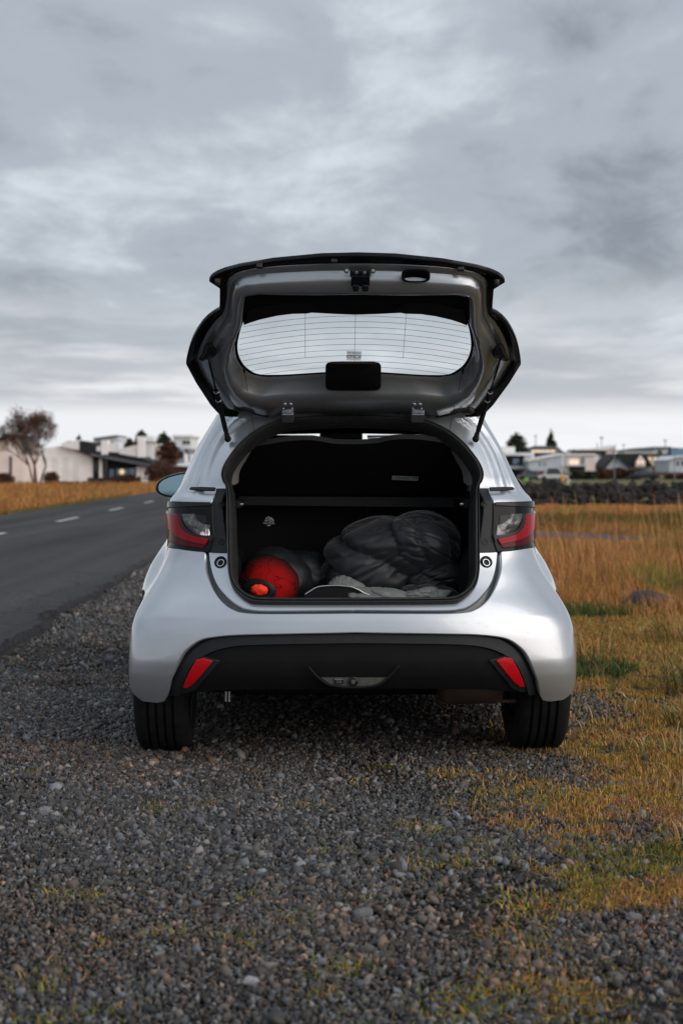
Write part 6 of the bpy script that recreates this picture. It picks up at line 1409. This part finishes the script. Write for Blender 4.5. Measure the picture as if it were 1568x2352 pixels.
# ================================================================== luggage in the boot
MT['down'] = mat('dark_nylon', (0.014, 0.017, 0.021), 0.46, sheen=0.2, var=0.1, var_scale=6, bump=0.25, bump_scale=30, dist=0.006, spec=0.5)
MT['down2'] = mat('black_nylon', (0.010, 0.012, 0.014), 0.5, var=0.2, var_scale=8, bump=0.3, bump_scale=24, dist=0.01)
MT['greycoat'] = mat('grey_cloth', (0.16, 0.175, 0.168), 0.55, sheen=0.1, var=0.15, var_scale=9, bump=0.5, bump_scale=22, dist=0.01)
MT['seam'] = mat('seam_thread', (0.006, 0.007, 0.008), 0.7)
def red_mat():  # glow fading towards the rim and crease shade put into the colour
    m = bpy.data.materials.new('red_mesh_fabric'); m.use_nodes = True; t = m.node_tree; p = t.nodes['Principled BSDF']
    p.inputs['Roughness'].default_value = 0.95; p.inputs['Specular IOR Level'].default_value = 0.1
    tcn = t.nodes.new('ShaderNodeTexCoord')
    def nd(k, **kw):
        n = t.nodes.new(k)
        for a_, v_ in kw.items(): setattr(n, a_, v_)
        return n
    nz = nd('ShaderNodeTexNoise'); nz.inputs['Scale'].default_value = 13; nz.inputs['Detail'].default_value = 2; nz.inputs['Distortion'].default_value = 0.6
    t.links.new(tcn.outputs['Object'], nz.inputs['Vector'])
    sb_ = nd('ShaderNodeMath', operation='SUBTRACT'); sb_.inputs[1].default_value = 0.5; t.links.new(nz.outputs[0], sb_.inputs[0])
    ab = nd('ShaderNodeMath', operation='ABSOLUTE'); t.links.new(sb_.outputs[0], ab.inputs[0])
    cr_ = nd('ShaderNodeMapRange'); cr_.inputs['From Min'].default_value = 0.0; cr_.inputs['From Max'].default_value = 0.020; cr_.inputs['To Min'].default_value = 0.35; t.links.new(ab.outputs[0], cr_.inputs[0])
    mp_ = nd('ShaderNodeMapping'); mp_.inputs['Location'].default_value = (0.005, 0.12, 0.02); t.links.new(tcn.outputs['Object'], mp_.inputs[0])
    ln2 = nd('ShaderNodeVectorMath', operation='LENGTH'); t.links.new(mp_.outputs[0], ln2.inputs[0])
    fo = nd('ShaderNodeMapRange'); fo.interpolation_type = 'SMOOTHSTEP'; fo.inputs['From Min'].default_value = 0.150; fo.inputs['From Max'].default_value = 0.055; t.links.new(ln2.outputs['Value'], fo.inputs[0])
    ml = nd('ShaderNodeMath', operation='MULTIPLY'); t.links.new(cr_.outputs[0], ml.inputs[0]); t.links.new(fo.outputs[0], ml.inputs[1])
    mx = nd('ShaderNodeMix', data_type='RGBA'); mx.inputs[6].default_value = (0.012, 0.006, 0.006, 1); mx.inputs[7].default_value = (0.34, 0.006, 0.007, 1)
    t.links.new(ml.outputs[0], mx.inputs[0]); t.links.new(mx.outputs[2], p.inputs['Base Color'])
    b = nd('ShaderNodeBump'); b.inputs['Strength'].default_value = 0.6; b.inputs['Distance'].default_value = 0.01; t.links.new(cr_.outputs[0], b.inputs['Height']); t.links.new(b.outputs[0], p.inputs['Normal'])
    return m
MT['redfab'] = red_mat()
MT['redliner'] = mat('bright_red_liner', (0.95, 0.045, 0.01), 0.6)
def WL(p): return CM @ p
def blob(name, c, rad, m, label, cat, fn=None, rot=(0, 0, 0), seg=96, rings_=64, parent=None, world=True, e=2.0):
    """closed pillow shape, superellipsoid displaced by fn(theta, phi, dir)"""
    vs = []; fs = []
    Rm = Matrix.Rotation(rot[2], 3, 'Z') @ Matrix.Rotation(rot[1], 3, 'Y') @ Matrix.Rotation(rot[0], 3, 'X')
    for i in range(rings_ + 1):
        ph = math.pi * i / rings_ - math.pi / 2
        for j in range(seg):
            th = 2 * math.pi * j / seg; d = Vector((math.cos(ph) * math.cos(th), math.cos(ph) * math.sin(th), math.sin(ph)))
            k = (abs(d.x) ** e + abs(d.y) ** e + abs(d.z) ** e) ** (-1 / e); s_ = fn(th, ph, d) if fn else 1
            vs.append(Rm @ Vector((d.x * rad[0], d.y * rad[1], d.z * rad[2])) * (k * s_))
    for i in range(rings_):
        for j in range(seg): fs.append((i * seg + j, i * seg + (j + 1) % seg, (i + 1) * seg + (j + 1) % seg, (i + 1) * seg + j))
    o = mesh(name, vs, fs, m, parent, smooth=True)
    o.location = WL(c) if parent is None else c
    if parent is None: o.rotation_euler = (0, 0, YAW)
    return tag(o, label, cat)
def quilt(n_, ax, depth=0.09, seed=0, wr=0.05):
    o = Vector((seed, seed * 2.3, 1.1))
    def f(th, ph, d):
        c_ = (d.x * 0.95 + d.z * 0.5 - d.y * 0.15 + 0.22 * mnoise.noise(d * 1.1 + o)) * n_
        along = d.z * 0.9 - d.x * 0.5 + d.y
        q = abs(math.sin(c_ * math.pi)); s_ = 1 - q
        rip = math.sin(along * 46 + 5 * mnoise.noise(d * 4 + o)) * 0.5 + mnoise.noise(Vector((along * 14, c_ * 2.0, 0)) + o)
        fold = abs(mnoise.noise(Vector((along * 3.2 + c_, c_ * 1.2, d.y * 2)) + o))
        return 1 - depth * s_ ** 2.2 + rip * wr * 0.22 * s_ ** 1.1 + mnoise.noise(d * 1.5 + o) * 0.08 - max(0, 0.16 - fold) * wr * 2.2
    return f
FZ = 0.572
# big quilted sleeping bag: three overlapping puffed folds in one continuous mesh each
sbm = blob('sleeping_bag', Vector((0.160, 0.64, 0.760)), (0.305, 0.21, 0.180), 'down', 'large dark slate quilted down sleeping bag heaped in the right of the boot', 'sleeping bag', quilt(1.45, 'x', 0.15, 3, .18), rot=(0, R(-16), 0), e=2.2)
def kid(name, loc, rad, m, fn, rot):
    o = blob(name, Vector((0, 0, 0)), rad, m, None, None, fn, rot=rot, parent=sbm, e=2.15); o.location = Vector(loc); return o
kid('puffed_fold', (0.125, -0.10, 0.050), (0.175, 0.13, 0.105), 'down', quilt(1.2, 'x', 0.15, 8, .18), (0, R(24), 0.2))
kid('puffed_fold', (0.185, -0.10, -0.075), (0.145, 0.13, 0.080), 'down2', quilt(0.9, 'x', 0.12, 12, .16), (0, R(-12), 0))
kid('puffed_fold', (0.150, -0.19, -0.140), (0.125, 0.11, 0.052), 'down', quilt(1.3, 'x', 0.14, 17, .16), (0, R(6), 0))
kid('puffed_fold', (-0.165, -0.06, -0.105), (0.115, 0.12, 0.080), 'down2', quilt(0.9, 'x', 0.12, 21, .16), (0, R(30), 0))
# grey coat at the front right
def crump(seed, a=0.22):
    o = Vector((seed, 1.7 * seed, 0.3))
    def f(th, ph, d):
        f1 = abs(mnoise.noise(Vector((d.x * 2.4 + d.z, d.y * 1.6, d.z * 1.4)) + o)); f2 = abs(mnoise.noise(Vector((d.x * 4.5, d.y * 2 + d.z * 3, d.z)) + o * 1.3))
        return 1 + a * 0.9 * mnoise.noise(d * 1.4 + o) - a * 2.0 * max(0, 0.14 - f1) - a * 1.3 * max(0, 0.12 - f2)
    return f
g0 = PL(790, 1335, 0.34); gc = blob('grey_coat', Vector((g0.x, 0.35, 0.640)), (0.085, 0.09, 0.062), 'greycoat', 'crumpled grey coat stuffed in front of the sleeping bag', 'coat', crump(2, .30), rot=(0, R(-8), 0))
g1_ = blob('coat_fold', Vector((0, 0, 0)), (0.165, 0.09, 0.042), 'greycoat', None, None, crump(5, .34), rot=(0, R(10), 0), parent=gc); g1_.location = Vector((0.145, -0.05, -0.016))
g2_ = blob('coat_sleeve', Vector((0, 0, 0)), (0.12, 0.07, 0.040), 'greycoat', None, None, crump(9, .4), rot=(0, R(-6), 0), parent=gc); g2_.location = Vector((0.285, -0.07, -0.018))
# silver-edged tray handle
pts = smooth_px([(700, 1366), (712, 1358), (728, 1349), (745, 1346), (775, 1345), (805, 1348), (822, 1354), (836, 1362), (850, 1367)], 5)
hp = [PL(x, y, 0.24) for x, y in pts]
e_ = empty('carry_case', WL(Vector((hp[0].x, 0.24, FZ))), YAW, 'black carry case with a thin curved silver rim standing just inside the boot sill', 'case')
oo = Vector((hp[0].x, 0.24, FZ)); mb = MB(); mb.tube([p - oo for p in hp], 0.0032, 8); mb.build('silver_rim', 'steel', e_, smooth=True)
f = [p - oo + Vector((0, .006, -.002)) for p in hp] + [Vector((hp[-1].x, 0.246, FZ)) - oo, Vector((hp[0].x, 0.246, FZ)) - oo]; b = [p + Vector((0, .10, 0)) for p in f]; n = len(f)
mb = MB(); mb.add(f + b, [tuple(range(n)), tuple(range(n, 2 * n))] + [(i, (i + 1) % n, n + (i + 1) % n, n + i) for i in range(n)]); mb.build('shell', 'plastic', e_)
# red drawstring bag in a black dry-bag
r0_ = PL(622, 1318, 0.42); rb = blob('red_stuff_sack', Vector((r0_.x - 0.005, 0.44, 0.675)), (0.125, 0.14, 0.112), 'redfab', 'red drawstring stuff sack, glow painted into its colour, with a black rim in the left of the boot', 'bag',
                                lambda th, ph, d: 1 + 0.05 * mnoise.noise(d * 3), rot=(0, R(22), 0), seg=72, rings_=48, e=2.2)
# black rim hood behind and around it
hood = blob('black_hood', Vector((0, 0, 0)), (0.150, 0.15, 0.125), 'down2', None, None, lambda th, ph, d: 1 + 0.07 * mnoise.noise(d * 2.5), rot=(0, R(28), 0), seg=64, rings_=40, parent=rb, e=2.1); hood.location = Vector((0.028, 0.06, 0.006))
# gathered mouth: pleated black collar and bright liner
mo = PL(597, 1357, 0.29); vs = []; fs = []; K = 72
loc = Vector((mo.x, 0.30, mo.z)) - Vector((r0_.x - 0.005, 0.44, 0.675))
for i in range(K):
    a = 2 * math.pi * i / K; pl_ = 0.0022 if i % 2 else -0.0022
    for q_, (r_, y_) in enumerate(((0.022, -0.012), (0.034, -0.018), (0.052 + pl_, 0.0), (0.078 + pl_ * 2.4, 0.045))):
        vs.append(loc + Vector((math.cos(a) * r_ * 1.15, y_ + (pl_ if 0 < q_ < 3 else 0), math.sin(a) * r_ * 0.8)))
for i in range(K):
    for q_ in range(3): a = i * 4 + q_; b = ((i + 1) % K) * 4 + q_; fs.append((a, b, b + 1, a + 1))
mesh('gathered_collar', vs, fs, 'down2', rb, smooth=False)
ln_ = blob('liner', Vector((0, 0, 0)), (0.034, 0.02, 0.022), 'redliner', None, None, lambda th, ph, d: 1 + .2 * mnoise.noise(d * 3), seg=32, rings_=20, parent=rb); ln_.location = loc + Vector((-0.004, -0.012, 0.004))
p_ = PL(690, 1310, 0.62); blob('dark_bag', Vector((p_.x, 0.70, 0.675)), (0.15, 0.13, 0.12), 'down2', 'soft black bag slumped behind the red stuff sack', 'bag', crump(31, .15), seg=64, rings_=40)
p_ = PL(770, 1300, 0.55); blob('dark_pillow', Vector((p_.x + .01, 0.60, 0.655)), (0.075, 0.10, 0.085), 'down2', 'small dark padded bundle between the red sack and the sleeping bag', 'bundle', quilt(1.5, 'x', .1, 40, .08), seg=64, rings_=40)
